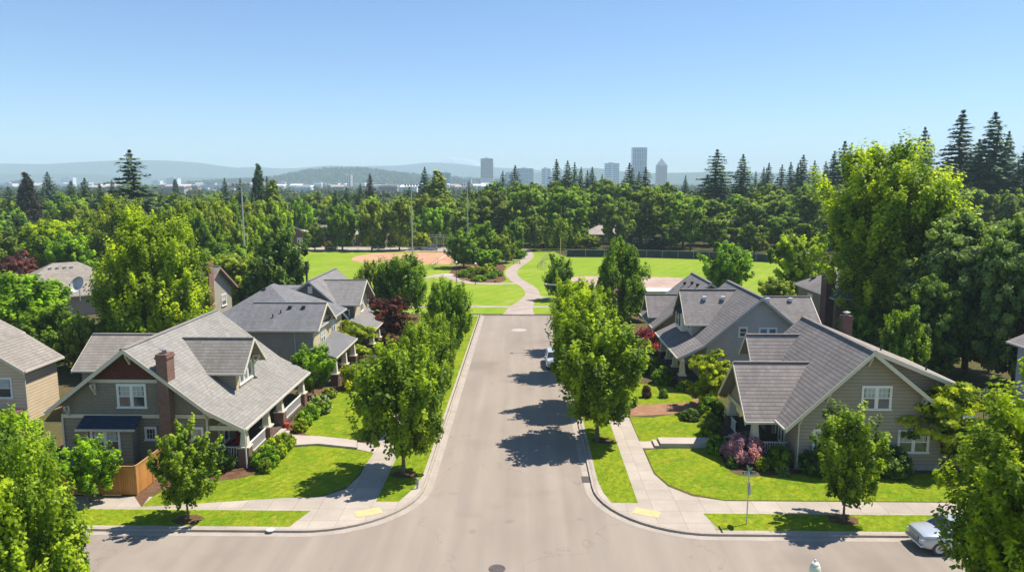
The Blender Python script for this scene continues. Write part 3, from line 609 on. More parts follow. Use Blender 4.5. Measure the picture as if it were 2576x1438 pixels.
D.part(MB().slab([(15.6, 48.7, 3.0), (15.6, 54.3, 3.0), (15.6, 51.5, 5.75)], .12, (1, 0, 0)), "porch_gable", SD_D)
D.part(MB().box(15.5, 15.75, 48.5, 54.5, 2.75, 3.02).box(15.75, 18.0, 48.35, 48.6, 2.75, 3.0), "porch_beam", TRIM)
D.part(MB().box(15.3, 17.95, 48.3, 54.7, 0, .6), "porch_floor", M_stone)
for y in (48.75, 54.3): D.column(15.75, y, .6, 2.78, pier=.35 if y < 50 else .95, pm=M_stone, a0=.30, a1=.18, pw=.42)
D.railing((16.25, 48.45), (17.9, 48.45), .6); D.railing((15.6, 52.6), (15.6, 53.9), .6)
st = MB(); [st.box(15.3 - .3 * (i + 1), 15.3, 50.4, 52.4, 0, .6 - .14 * i) for i in range(3)]; D.part(st, "porch_steps", M_plain)
D.win('-x', (17.95, 50.0, 1.8), 1.6, 1.5, 3, mun=False, sash=False); D.part(MB().box(17.88, 17.95, 51.9, 52.9, .6, 2.7), "door", M_door)
dD = [(54.75, 5.45), (56.35, 7.3), (57.95, 5.45)]
D.roof('x', 17.2, 22.2, dD, SH_D, rake=(1, 0), rd=.2, name="dormer_roof", t=.12); D.body('x', 17.8, 22, 55.1, 57.6, dD, SD_D, z0=3.8, name="dormer"); D.win('-x', (17.8, 56.35, 5.6), 1.2, .9, 2, mun=False, sash=False)
D.chimney(25.65, 26.4, 58.7, 59.4, 0, 8.3, m=M_brickd, flue=True)
D.vents([(26.0, 53.0, 6.75), (28, 50.5, 6.0)], M_ventd, .14, "pipe")
# ===== E: blue grey house
E_ = House("gabled_house", 20, 72, "blue grey house with long porch and large west dormer second on the right")
pE = [(13.9, 3.2), (16.2, 4.35), (21.3, 8.75), (26.8, 4.2)]
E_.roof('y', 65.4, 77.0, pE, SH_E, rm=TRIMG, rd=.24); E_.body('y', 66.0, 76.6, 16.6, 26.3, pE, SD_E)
dE = [(69.4, 5.5), (72.5, 8.45), (75.6, 5.5)]
E_.roof('x', 15.35, 21.2, dE, SH_E, rake=(1, 0), rd=.2, name="dormer_roof", rm=TRIM); E_.body('x', 16.1, 21, 69.9, 75.1, dE, SD_E, z0=3.6, name="dormer")
E_.win('-x', (16.1, 71.2, 5.35), .8, 1.3, 1, mun=False); E_.win('-x', (16.1, 73.6, 5.3), 1.3, 1.4, 2, mun=False)
bw = E_.part(MB().box(15.55, 16.1, 71.9, 74.9, 4.3, 6.2), "bay", TRIMW); E_.win('-x', (15.55, 73.4, 5.3), 2.2, 1.3, 2, mun=False, sash=False)
E_.part(MB().slab([(15.3, 71.7, 6.15), (15.3, 75.1, 6.15), (16.1, 74.4, 6.9), (16.1, 72.4, 6.9)], .1), "bay_roof", SH_BLUE)
E_.win('-y', (19.85, 66.0, 5.45), .62, .78, 1, mun=False); E_.win('-y', (22.1, 66.0, 5.5), 1.45, .62, 2, mun=False, sash=False, glass=glass_mat("blue glass", (.12, .22, .32)))
E_.win('-y', (17.6, 66.0, 1.7), 1.6, 1.4, 3, mun=False, sash=False)
E_.part(MB().box(14.3, 16.6, 66.1, 76.6, 0, .5), "porch_floor", M_stone); E_.part(MB().box(14.35, 14.6, 66.0, 76.6, 2.7, 3.0), "porch_beam", TRIMW)
for y in (66.5, 69.7, 72.9, 76.2): E_.column(14.55, y, .5, 2.72, pier=.8, pm=M_stone, pw=.32)
wE = [(67.9, 5.3), (71.6, 7.9), (75.3, 5.3)]
E_.roof('x', 22.5, 27.9, wE, SH_E, rake=(0, 1), name="wing_roof"); E_.body('x', 22.5, 27.3, 68.5, 74.8, wE, SD_E, name="wing_wall")
E_.vents([(17.6, 71.5, 7.7), (19.4, 71.5, 7.7), (23.6, 71.0, 7.65), (25.8, 71.0, 7.65)], M_ventw, .3)
# ===== F: third on the right
F_ = House("gabled_house", 19, 83, "grey shingled house with small west gable half hidden behind the blue grey house")
pF = [(14.1, 3.1), (20.3, 8.1), (26.0, 4.0)]
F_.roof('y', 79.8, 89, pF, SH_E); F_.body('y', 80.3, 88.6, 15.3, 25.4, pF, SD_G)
gF = [(82.2, 3.9), (84.7, 6.1), (87.2, 3.9)]
F_.roof('x', 14.0, 19, gF, SH_E, rake=(1, 0), name="porch_roof"); F_.part(MB().box(14.7, 15.4, 82.6, 86.8, 0, 3.9), "porch_wall", SD_G)
F_.vents([(18.9, 86.5, 7.1), (19.3, 84.5, 7.4), (19.4, 82.2, 7.5)], M_ventd)
# ===== G: brown house with tall chimney
def hip(h, x0, x1, y0, y1, ze, zr, ov, m, wall, inset=None, name="roof"):
    hb = MB(); X0, X1, Y0, Y1 = x0 - ov, x1 + ov, y0 - ov, y1 + ov; c = [(X0, Y0, ze), (X1, Y0, ze), (X1, Y1, ze), (X0, Y1, ze)]
    if (X1 - X0) >= (Y1 - Y0):
        d = (Y1 - Y0) / 2; a, b = (X0 + d * .98, (Y0 + Y1) / 2, zr), (X1 - d * .98, (Y0 + Y1) / 2, zr)
        hb.slab([c[0], c[1], b, a], .16); hb.slab([c[1], c[2], b], .16); hb.slab([c[2], c[3], a, b], .16); hb.slab([c[3], c[0], a], .16)
    else:
        d = (X1 - X0) / 2; a, b = ((X0 + X1) / 2, Y0 + d * .98, zr), ((X0 + X1) / 2, Y1 - d * .98, zr)
        hb.slab([c[0], c[1], a], .16); hb.slab([c[1], c[2], b, a], .16); hb.slab([c[2], c[3], b], .16); hb.slab([c[3], c[0], a, b], .16)
    r = h.part(hb, name, m); gb = MB()
    for p, q in zip(c, c[1:] + c[:1]): gb.beam((p[0], p[1], ze - .1), (q[0], q[1], ze - .1), .12, .15)
    h.part(gb, "gutter", M_gut, r); h.part(MB().box(x0, x1, y0, y1, 0, ze - .12), "wall", wall); return r
Gh = House("hip_roof_house", 42, 91, "brown two storey house with hip roof and tall brick chimney behind the right gardens")
hip(Gh, 36.4, 49, 85.5, 97.5, 5.6, 9.3, .5, SH_E, SD_G)
Gh.chimney(35.45, 36.5, 86.2, 87.8, 0, 8.3, m=M_brickd); Gh.win('-x', (36.4, 93.3, 4.0), 1.3, 1.5, 2, mun=False, glass=M_glass2); Gh.win('-x', (36.4, 89.0, 4.0), 1.0, 1.4, 2, mun=False, glass=M_glass2)
Gh.win('-y', (39.5, 85.5, 4.0), 1.3, 1.4, 2, mun=False); Gh.vents([(37.5, 95.5, 6.6)], M_ventd, .5)
Hh = House("pale_house", 42, 60, "pale blue sided house wall at the right edge behind the dark trees")
pH = [(38.9, 6.3), (45.1, 9.0), (51.3, 6.3)]
Hh.roof('y', 56.5, 58.8, pH, SH_E); Hh.body('y', 57, 58.6, 39.7, 50.9, pH, SD_H)
Kh = House("hip_roof_house", -68, 107, "weathered brown hip roof house behind the left gardens with a satellite dish", rz=R_(38))
hip(Kh, -8, 8, -6.5, 6.5, 3.1, 7.2, .6, SH_K, SD_B); Kh.vents([(-2 + .9 * i, -1.3, 6.6) for i in range(4)], M_ventw, .3); Kh.vents([(-6.4, 0, 4.2), (6, 1, 4.6)], M_ventd, .3)
Lh = House("chimney_house", -42, 84, "cream sided gabled house with tall slender brown chimney behind the left bungalow")
pL = [(79.2, 6.3), (84.2, 9.3), (89.2, 6.3)]
Lh.roof('x', -44.5, -35.4, pL, SH_B, rm=paint("brown trim", (.3, .2, .13))); Lh.body('x', -44, -36, 79.8, 88.6, pL, siding("pale straw siding", (.40, .36, .28)))
Lh.part(MB().box(-36.15, -35.3, 80.9, 82.1, 0, 9.9).box(-36.2, -35.25, 80.85, 82.15, 9.7, 10.0), "chimney", paint("brown chimney", (.24, .12, .08), .8, .1)); Lh.win('+x', (-36, 86.2, 5.0), 1.2, 1.2, 1, mun=False)
Lh.vents([(-41, 81.5, 8.0)], M_ventd, .3)
# far small houses
def far_house(name, x, y, w, d, he, hr, roof, wall, label, rz=0, gable_front=False):
    h = House(name, x, y, label, rz=rz); h.off = (0, 0, 0)
    if gable_front:
        p = [(-w / 2 - .5, he), (0, hr), (w / 2 + .5, he)]; h.roof('y', -d / 2 - .5, d / 2, p, roof); h.body('y', -d / 2, d / 2, -w / 2, w / 2, p, wall)
        yf = -d / 2
    else: hip(h, -w / 2, w / 2, -d / 2, d / 2, he, hr, .5, roof, wall); yf = -d / 2
    for i in range(max(2, int(w / 4))): h.win('-y', (-w / 2 + (i + .5) * w / max(2, int(w / 4)), yf, he * .5), 1.5, 1.3, 2, mun=False)
    return h
SD_P = siding("plum brown siding", (.16, .11, .10)); SH_P = shingle("pale shingles", (.40, .36, .33))
h = far_house("gabled_house", -68.4, 219, 9.5, 9, 3.9, 6.6, SH_P, SD_P, "small plum gabled house with pale roof beyond the ball field", gable_front=True)
far_house("hip_roof_house", -58, 222, 18, 9, 3.6, 6.0, SH_P, SD_P, "low pale roofed house behind the park row trees")
far_house("ranch_house", 27, 226, 17, 8, 3.3, 5.8, SH_P, bricky("ranch brick", (.22, .09, .07), (.17, .07, .06), (.2, .16, .14), .4, .2, .02), "low ranch house with pale brown roof among the tall oaks")
far_house("gabled_house", 62, 222, 10, 8, 4.6, 8.0, SH_P, bricky("ranch brick"[:5] + " red", (.22, .09, .07), (.17, .07, .06), (.2, .16, .14), .4, .2, .02), "brick house half hidden in the dark wood right of the ranch house", gable_front=True)
far_house("hip_roof_house", -98, 150, 14, 10, 4.0, 6.3, SH_P, SD_CR, "grey roofed house at the left edge above the purple tree")
far_house("flat_roof_building", -135, 190, 26, 10, 3.6, 4.3, paint("white roofing", (.6, .6, .6)), SD_B, "low building with white roof at the far left edge")
# dugout by the right infield
dg = root("dugout", (20.4, 112, GZ), "white roofed dugout shed beside the right ball infield", "shed")
MB().box(-2.7, 2.7, -1.6, 1.6, 2.3, 2.5).build("roof", paint("white metal roof", (.72, .72, .72)), dg); MB().box(-2.4, 2.4, -1.3, 1.3, 0, 2.3).build("wall", paint("shed block", (.32, .3, .27)), dg)
# ------------------------------------------------------------------ VEGETATION
LEAF = leaf_mat("leaves"); NEEDLE = leaf_mat("needles", .12, .6, .45)
M_bark = ground_mat("bark", (.13, .10, .075), (.19, .155, .12), 2, None, (9, .3), bstr=.8); M_barkd = ground_mat("dark bark", (.07, .05, .035), (.11, .08, .055), 2, None, (9, .3), bstr=.8)
def quads(name, C, Nn, size, tone, mats, aspect=1.0, tang=None, trunk=None):
    """leaf-sized rhombs: centres C, normals Nn; optional trunk MB joined as second material"""
    n = len(C); rng = np.random.default_rng(n)
    Nn = Nn / (np.linalg.norm(Nn, axis=1, keepdims=True) + 1e-9)
    r = rng.normal(size=(n, 3)) if tang is None else tang
    a = np.cross(Nn, r); a /= np.linalg.norm(a, axis=1, keepdims=True) + 1e-9; b = np.cross(Nn, a)
    s = (np.asarray(size) * np.ones(n))[:, None] * .5; L_ = b * s * aspect; W = a * s
    fold = Nn * s * .25
    V = np.stack([C - L_, C + W * .8 - fold, C + L_, C - W * .8 - fold], 1).reshape(-1, 3)
    tv = trunk.v if trunk else []; tf = trunk.f if trunk else []
    nv = len(V) + len(tv); me = bpy.data.meshes.new(name)
    me.vertices.add(nv); allv = np.concatenate([V, np.array(tv).reshape(-1, 3)]) if tv else V
    me.vertices.foreach_set("co", allv.astype(np.float32).ravel())
    loops = list(range(4 * n)); starts = list(range(0, 4 * n, 4))
    lp = np.arange(4 * n); st = np.arange(0, 4 * n, 4)
    if tf:
        ex = []; es = []
        for f in tf: es.append(4 * n + len(ex)); ex += [i + 4 * n for i in f]
        lp = np.concatenate([lp, np.array(ex)]); st = np.concatenate([st, np.array(es)])
    me.loops.add(len(lp)); me.polygons.add(len(st))
    me.loops.foreach_set("vertex_index", lp.astype(np.int32)); me.polygons.foreach_set("loop_start", st.astype(np.int32))
    if tf:
        mi = np.zeros(len(st), dtype=np.int32); mi[n:] = 1; me.polygons.foreach_set("material_index", mi)
    me.update(calc_edges=True)
    at = me.attributes.new("tone", 'FLOAT', 'POINT'); tn = np.repeat(np.clip(tone, 0, 1), 4)
    at.data.foreach_set("value", np.concatenate([tn, np.full(len(tv), .5)]).astype(np.float32))
    for m in mats: me.materials.append(m)
    return me
def lumpy(rng, k=9):
    A = rng.normal(size=(k, 3)); ph = rng.uniform(0, 6.28, k); fr = rng.uniform(1.5, 5, k)
    def f(d): return sum(np.sin(d @ A[i] * fr[i] + ph[i]) for i in range(k)) / k ** .5
    return f
def crown(name, seed, H, W, base, prof, nc, nl, leaf, cr, up=.9, out=.6, fill=.35, lump=.16, droop=0, elong=1.5, mat=None, aspect=1.15, trunk=None, flat=1.0, lobes=0, lr=.15):
    """crown of leaf sprays. prof(t) -> relative radius at relative height t"""
    rng = np.random.default_rng(seed); f = lumpy(rng)
    t = rng.uniform(0, 1, nc * 3); pr = prof(t); keep = rng.uniform(0, 1, nc * 3) < (pr + .12) / 1.12; t = t[keep][:nc]; m = len(t)
    th = rng.uniform(0, 2 * np.pi, m); rf = 1 - fill * rng.uniform(0, 1, m) ** 1.6
    d = np.stack([np.cos(th), np.sin(th), (t - .5) * 2], 1)
    R = prof(t) * W / 2 * (1 + lump * f(d * 1.3)) * rf
    C = np.stack([np.cos(th) * R, np.sin(th) * R, base + t * (H - base) * (1 + .05 * f(d * 2 + 5))], 1)
    LG = np.zeros((m, 3))
    if lobes:
        # boughs: sprays gather on a limited number of lobes, leaving dark gaps between them
        nlb = lobes; tl = np.sort(rng.uniform(0, 1, nlb * 4)); tl = tl[rng.uniform(0, 1, nlb * 4) < (prof(tl) + .1) / 1.1]; tl = tl[rng.permutation(len(tl))[:nlb]]; nlb = len(tl)
        thl = np.arange(nlb) * 2.39996 + rng.normal(size=nlb) * .35; dl = np.stack([np.cos(thl), np.sin(thl), (tl - .5) * 2], 1)
        Rl = prof(tl) * W / 2 * (1 + lump * .7 * f(dl * 1.3)) * (1 - .22 * rng.uniform(0, 1, nlb)); LC = np.stack([np.cos(thl) * Rl, np.sin(thl) * Rl, base + tl * (H - base)], 1)
        who = rng.integers(0, nlb, m); core = rng.uniform(0, 1, m) < .10; rl = lr * W * rng.uniform(.7, 1.25, nlb)
        gl = rng.normal(size=(m, 3)); gl /= np.linalg.norm(gl, axis=1, keepdims=True); gl *= rng.uniform(.3, 1, (m, 1)) ** .5
        od = np.stack([np.cos(thl[who]), np.sin(thl[who]), np.full(m, up * .8 if not droop else -1.2)], 1); od /= np.linalg.norm(od, axis=1, keepdims=True)
        gg = gl + od * (gl * od).sum(1, keepdims=True) * .7; gg[:, 2] *= flat
        C2 = LC[who] + gg * rl[who][:, None]; C = np.where(core[:, None], C * [.6, .6, 1], C2); th = np.where(core, th, np.arctan2(C2[:, 1], C2[:, 0])); LG = np.where(core[:, None], 0, gl)
    O = np.stack([np.cos(th), np.sin(th), np.full(m, up / max(out, .01)) * (1 if not droop else -1)], 1) if not droop else np.stack([np.cos(th) * .35, np.sin(th) * .35, -np.ones(m)], 1)
    O /= np.linalg.norm(O, axis=1, keepdims=True)
    crs = cr * rng.uniform(.6, 1.35, m)
    ct = rng.uniform(0, 1, m) ** 1.2 * .95
    k = nl; g = rng.normal(size=(m, k, 3)); g /= np.linalg.norm(g, axis=2, keepdims=True); rad = rng.uniform(.25, 1, (m, k, 1)) ** .6
    g = g * rad; al = (g * O[:, None, :]).sum(2, keepdims=True)
    g = g + O[:, None, :] * al * (elong - 1); g[:, :, 2] *= flat
    P = C[:, None, :] + g * crs[:, None, None]
    nrm = g * .5 + LG[:, None, :] * .55 + np.array([0, 0, .5]) + O[:, None, :] * .2 + rng.normal(size=(m, k, 3)) * .45
    tone = ct[:, None] + .12 * LG[:, None, 2] + rng.normal(size=(m, k)) * .10 + al[:, :, 0] * .12  # random clump tone; lobe tops and spray tips painted lighter as if sunlit
    P = P.reshape(-1, 3); P[:, :2] *= (W / 2) / np.percentile(np.hypot(P[:, 0], P[:, 1]), 98.5)
    z0_ = base * .9; P[:, 2] = z0_ + (P[:, 2] - z0_) * (H - z0_) / (np.percentile(P[:, 2], 99.8) - z0_); sz = leaf * rng.uniform(.7, 1.25, len(P))
    ok = P[:, 2] > base * .8
    return quads(name, P[ok], nrm.reshape(-1, 3)[ok], sz[ok], tone.reshape(-1)[ok], [mat or LEAF] + ([M_bark] if trunk else []), aspect, trunk=trunk)
def trunk_mb(H, r, base, W, seed, nb=9, lean=.02, straight=False):
    rd = random.Random(seed); mb = MB(); top = H * (.93 if straight else .78)
    pts = [(0, 0, -.1)]; rr = [r * 1.25]
    for i in range(1, 7): z = top * i / 6; pts.append((rd.uniform(-1, 1) * lean * z, rd.uniform(-1, 1) * lean * z, z)); rr.append(r * (1 - .85 * i / 6))
    mb.tube(pts, rr, 8)
    for i in range(nb):
        z0 = base * .85 + (H - base) * .62 * i / nb; a = i * 2.4 + rd.uniform(-.4, .4); L_ = W * .36 * rd.uniform(.7, 1.05) * (1 - .45 * i / nb)
        c, s = math.cos(a), math.sin(a); r0 = r * .42 * (1 - .5 * i / nb)
        mb.tube([(0, 0, z0), (c * L_ * .4, s * L_ * .4, z0 + L_ * .45), (c * L_, s * L_, z0 + L_ * 1.05)], [r0, r0 * .65, r0 * .2], 5)
    return mb
ovate = lambda t: np.clip(np.sin(np.pi * np.clip(t, 0, 1) ** .62) ** .75, .0, 1) * 1.0
egg = lambda t: np.clip(1 - ((t - .38) / np.where(t > .38, .64, .42)) ** 2, 0, 1) ** .6
roundp = lambda t: np.clip(1 - ((t - .48) / .53) ** 2, 0, 1) ** .5
dome = lambda t: np.clip(1 - (np.clip(t, 0, 1) ** 2.4), 0, 1) ** .55 * (.72 + .28 * np.clip(t * 4, 0, 1))
vase = lambda t: np.clip(1 - ((t - .62) / np.where(t > .62, .4, .75)) ** 2, 0, 1) ** .55
column_p = lambda t: np.clip(1 - ((t - .36) / np.where(t > .36, .68, .45)) ** 2, 0, 1) ** .72
def meshobj(name, me): o = bpy.data.objects.new(name, me); scene.collection.objects.link(o); return o
PR = {}
def proto(key, me, tmb, H, W, bark=None):
    t = None
    if tmb: tm = tmb.build("trunk", bark or M_bark); t = tm.data; bpy.data.objects.remove(tm)
    PR[key] = (me, t, H, W)
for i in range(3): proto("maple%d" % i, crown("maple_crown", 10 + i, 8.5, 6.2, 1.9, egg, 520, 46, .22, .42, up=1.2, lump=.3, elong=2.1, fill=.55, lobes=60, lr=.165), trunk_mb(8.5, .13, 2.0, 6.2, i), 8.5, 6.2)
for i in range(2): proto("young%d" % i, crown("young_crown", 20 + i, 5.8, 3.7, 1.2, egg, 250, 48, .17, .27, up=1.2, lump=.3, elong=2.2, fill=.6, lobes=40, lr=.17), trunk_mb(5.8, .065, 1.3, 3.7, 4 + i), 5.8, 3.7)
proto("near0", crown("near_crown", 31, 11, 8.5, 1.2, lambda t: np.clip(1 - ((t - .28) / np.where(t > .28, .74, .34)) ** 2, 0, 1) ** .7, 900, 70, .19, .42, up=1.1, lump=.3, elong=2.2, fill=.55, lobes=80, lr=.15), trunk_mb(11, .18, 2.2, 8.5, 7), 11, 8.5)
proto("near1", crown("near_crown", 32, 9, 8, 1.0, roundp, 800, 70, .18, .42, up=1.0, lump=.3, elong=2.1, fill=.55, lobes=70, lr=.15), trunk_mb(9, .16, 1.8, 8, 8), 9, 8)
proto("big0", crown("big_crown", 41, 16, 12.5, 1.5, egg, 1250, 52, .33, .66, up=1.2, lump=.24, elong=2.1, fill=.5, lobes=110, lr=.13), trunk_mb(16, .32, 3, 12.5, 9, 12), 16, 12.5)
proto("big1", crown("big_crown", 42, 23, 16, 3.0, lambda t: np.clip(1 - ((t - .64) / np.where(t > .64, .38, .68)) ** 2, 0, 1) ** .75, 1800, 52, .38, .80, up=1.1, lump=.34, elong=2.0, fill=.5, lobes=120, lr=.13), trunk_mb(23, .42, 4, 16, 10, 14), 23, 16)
proto("dark0", crown("dark_crown", 43, 16, 13, 2, roundp, 1150, 60, .36, .75, up=.3, out=.9, lump=.28, elong=1.3, fill=.5, flat=.7, lobes=75, lr=.14), trunk_mb(16, .34, 3, 13, 11, 12), 16, 13, M_barkd)
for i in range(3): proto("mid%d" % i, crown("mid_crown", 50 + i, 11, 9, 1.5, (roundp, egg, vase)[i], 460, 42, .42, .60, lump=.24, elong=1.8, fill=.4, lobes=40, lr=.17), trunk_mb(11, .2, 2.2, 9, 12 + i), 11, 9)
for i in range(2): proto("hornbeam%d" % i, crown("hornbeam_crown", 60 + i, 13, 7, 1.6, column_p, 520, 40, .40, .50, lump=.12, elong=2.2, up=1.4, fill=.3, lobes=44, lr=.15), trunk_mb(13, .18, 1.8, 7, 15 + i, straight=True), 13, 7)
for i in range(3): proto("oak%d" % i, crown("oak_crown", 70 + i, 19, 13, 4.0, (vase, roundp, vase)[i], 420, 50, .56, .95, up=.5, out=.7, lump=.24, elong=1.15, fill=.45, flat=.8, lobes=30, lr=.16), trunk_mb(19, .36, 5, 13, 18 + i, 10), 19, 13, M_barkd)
proto("weeping", crown("weeping_crown", 80, 11.5, 7.6, .6, lambda t: np.clip(1 - ((t - .3) / np.where(t > .3, .74, .6)) ** 2, 0, 1) ** .7, 560, 62, .26, .5, droop=1, lump=.22, elong=2.3, fill=.4, lobes=44, lr=.13), trunk_mb(11.5, .2, 1.5, 7, 21, straight=True), 11.5, 7.6)
proto("willow", crown("willow_crown", 81, 9, 11, .5, dome, 420, 50, .34, .8, droop=1, lump=.15, elong=2.0, fill=.35, lobes=30, lr=.13), trunk_mb(8, .2, 1.5, 9, 22), 9, 11)
proto("layered", crown("layered_crown", 82, 5, 5, 1.0, vase, 260, 60, .2, .42, up=.15, out=1, lump=.3, elong=1.7, fill=.6, flat=.5, lobes=26, lr=.16), trunk_mb(5, .09, .7, 5, 23), 5, 5)
proto("jmaple", crown("mapledome_crown", 83, 1.8, 2.7, .25, dome, 150, 60, .10, .22, droop=1, lump=.15, elong=1.6, fill=.3), trunk_mb(1.4, .06, .3, 1.8, 24), 1.8, 2.7)
proto("shrub0", crown("shrub_crown", 90, 1.3, 1.6, .02, dome, 110, 55, .10, .17, lump=.1, elong=1.2, fill=.3), None, 1.3, 1.6)
proto("shrub1", crown("shrub_crown", 91, 1.3, 1.7, .02, dome, 70, 60, .11, .24, lump=.25, elong=1.5, fill=.4), None, 1.3, 1.7)
# flowering shrub heads are sub-parts
def flower_mesh(seed, n, H, W):
    rng = np.random.default_rng(seed); th = rng.uniform(0, 6.28, n); t = rng.uniform(.15, 1, n); R = W / 2 * np.sqrt(1 - (t * .9) ** 2) * 1.04
    C = np.stack([np.cos(th) * R, np.sin(th) * R, t * H * 1.02], 1); k = 5
    C = np.repeat(C, k, 0) + rng.normal(size=(n * k, 3)) * .045
    return quads("flowers", C, rng.normal(size=(n * k, 3)) + [0, 0, .8], .09, np.full(n * k, .5), [LEAF])
FL = flower_mesh(5, 70, 1.3, 1.6)
def conifer(name, seed, H, W, base, tiers, per, size, gap=.3, trunk=None, pw=1.0, droopy=.25, ragged=.25):
    rng = np.random.default_rng(seed); P = []; Nn = []; S = []; T = []
    for i in range(tiers):
        f = i / (tiers - 1); z = base + (H - base) * f ** .92
        Rz = W / 2 * ((1 - f) ** pw) * .97 + .05; nb = max(3, int(per * (1 - f * .65)))
        ph = rng.uniform(0, 6.28)
        for b in range(nb):
            th = ph + b * 6.283 / nb + rng.normal() * .2; Lb = Rz * rng.uniform(1 - ragged * 1.6, 1 + ragged * .6); tb = rng.uniform(.1, .9)
            m = max(5, int(Lb / (size * .26))); s = np.linspace(.12, 1, m) + rng.normal(size=m) * .02
            dx = np.cos(th) * s * Lb; dy = np.sin(th) * s * Lb; dz = (s * .12 - droopy * s ** 1.6) * Lb + (.16 * (s > .8)) * Lb * .3
            wd = (1 - s * .8) * Lb * .24
            for side in (-1, 0, 1):
                jx = -np.sin(th) * wd * side * rng.uniform(.6, 1.1, m); jy = np.cos(th) * wd * side * rng.uniform(.6, 1.1, m)
                P.append(np.stack([dx + jx, dy + jy, z + dz + rng.normal(size=m) * size * .25 - abs(side) * size * .15], 1))
                Nn.append(np.stack([np.cos(th) * .5 + rng.normal(size=m) * .35, np.sin(th) * .5 + rng.normal(size=m) * .35, np.ones(m)], 1))
                S.append(np.full(m, size * (1 - .5 * f)) * rng.uniform(.7, 1.3, m)); T.append(tb + rng.normal(size=m) * .15 + (s - .5) * .35)
    C = np.concatenate(P); C[:, :2] *= (W / 2) / np.percentile(np.hypot(C[:, 0], C[:, 1]), 98); C[:, 2] *= H / C[:, 2].max(); return quads(name, C, np.concatenate(Nn), np.concatenate(S), np.concatenate(T), [NEEDLE], 1.7, trunk=trunk)
for i in range(3): proto("fir%d" % i, conifer("fir_crown", 100 + i, 27, (8.5, 10, 7.5)[i], (5, 4, 3)[i], (26, 23, 28)[i], 13, (.62, .70, .6)[i], ragged=(.3, .42, .28)[i], pw=(.72, .66, .78)[i]), trunk_mb(27, .4, 12, 3, 30 + i, 0, straight=True), 27, (8.5, 10, 7.5)[i], M_barkd)
proto("sequoia", crown("sequoia_crown", 110, 24, 6.4, .8, lambda t: np.clip(1 - t, 0, 1) ** .62 * np.clip(.75 + t * 2, 0, 1), 520, 42, .52, .62, up=.9, out=.5, lump=.1, elong=1.6, fill=.3, mat=NEEDLE), trunk_mb(24, .4, 3, 3, 34, 0, straight=True), 24, 6.4, M_barkd)
_used = set()
def plant(key, x, y, H, W, col, name, label, cat="tree", group=None, rz=None, z=GZ, single=False, flowers=None):
    me, tm, h0, w0 = PR[key]; rd = random.Random(hash((round(x * 10), round(y * 10))) & 0xffff)
    rz = rd.uniform(0, 6.28) if rz is None else rz; sc = (W / w0, W / w0, H / h0)
    if tm is None or single:
        o = meshobj(name, me); o.location = (x, y, z); o.rotation_euler = (0, 0, rz); o.scale = sc; o.color = (*col, 1); tag(o, label, cat, group)
        if flowers: f = meshobj("flowers", FL); f.parent = o; f["kind"] = "stuff"; f.color = (*flowers, 1)
        return o
    r = root(name, (x, y, z), label, cat, group, rz); r.scale = sc
    c = meshobj("crown", me); c.parent = r; c.color = (*col, 1); t = meshobj("trunk", tm); t.parent = r
    return r
def tree(key, u, vtop, y, wpx, col, name, label, **k):
    x, zt, t = on_y(u, vtop, y); return plant(key, x, y, zt - GZ, wpx * t / F, col, name, label, **k)
# leaf colours (mostly raised above real albedo to brighten crowns, yellow green to deep green)
C_ST = (.25, .35, .028); C_YG = (.34, .44, .024); C_DG = (.16, .25, .055); C_MG = (.215, .335, .035); C_BG = (.26, .42, .026)
C_GOLD = (.40, .46, .03); C_OL = (.30, .37, .05); C_OAK = (.22, .30, .048); C_FIR = (.08, .14, .07); C_FIRB = (.08, .14, .10); C_PUR = (.24, .09, .10)
def jit(c, rd, a=.16): b = rd.uniform(1 - a, 1 + a); return (c[0] * b * rd.uniform(.92, 1.08), c[1] * b, c[2] * b * rd.uniform(.85, 1.15))
gS = "street trees along the verges"
plant("maple0", -7.85, 45.6, 8.9, 6.1, C_ST, "street_tree", "leafy green street maple in the left verge nearest the street corner", group=gS)
plant("maple1", -7.7, 54.8, 8.3, 4.3, C_ST, "street_tree", "green street maple behind the nearest left verge tree", group=gS)
plant("maple2", -7.8, 64.0, 7.2, 3.7, C_ST, "street_tree", "third green street maple up the left verge", group=gS)
plant("maple1", -7.9, 75.5, 8.8, 5.0, C_MG, "street_tree", "darker street maple overhanging the left kerb near the purple trees", group=gS)
plant("maple0", 5.35, 52.2, 9.5, 7.3, C_ST, "street_tree", "large green street maple in the right verge nearest the corner", group=gS, rz=1)
plant("maple2", 5.3, 60.6, 9.9, 6.6, C_YG, "street_tree", "yellow green street maple behind the nearest right verge tree", group=gS, rz=2)
plant("maple1", 5.4, 71.5, 9.4, 5.8, C_YG, "street_tree", "third street maple up the right verge with sunlit top", group=gS, rz=3.3)
plant("maple0", 5.4, 81.5, 8.0, 5.2, C_ST, "street_tree", "fourth street maple up the right verge behind the parked white car", group=gS, rz=4)
plant("young0", -18.98, 38.95, 5.6, 3.6, C_ST, "young_tree", "slim young maple in the mulch ring of the left grass verge", group="young trees in the cross street verges")
plant("young1", 18.0, 39.55, 6.7, 4.0, C_ST, "young_tree", "young maple in the mulch ring of the right grass verge", group="young trees in the cross street verges")
plant("near0", 20.0, 26.1, 12.0, 8.3, (.29, .38, .024), "broadleaf_tree", "big yellow green tree filling the lower right corner in front of the silver car", rz=2.2)
plant("near1", -19.9, 26.1, 10.1, 6.0, (.27, .37, .024), "broadleaf_tree", "big bright green tree filling the lower left corner")
plant("near1", -28.4, 37.5, 7.0, 5.4, C_BG, "broadleaf_tree", "bright green tree at the left edge behind the lower left corner tree", rz=2)
plant("young1", -25.9, 41.2, 3.9, 3.6, C_BG, "small_tree", "low bushy green tree in front of the wooden fence")
plant("layered", 28.3, 47.3, 6.0, 6.6, C_GOLD, "small_tree", "golden green layered tree in front of the taupe bungalow corner", rz=1)
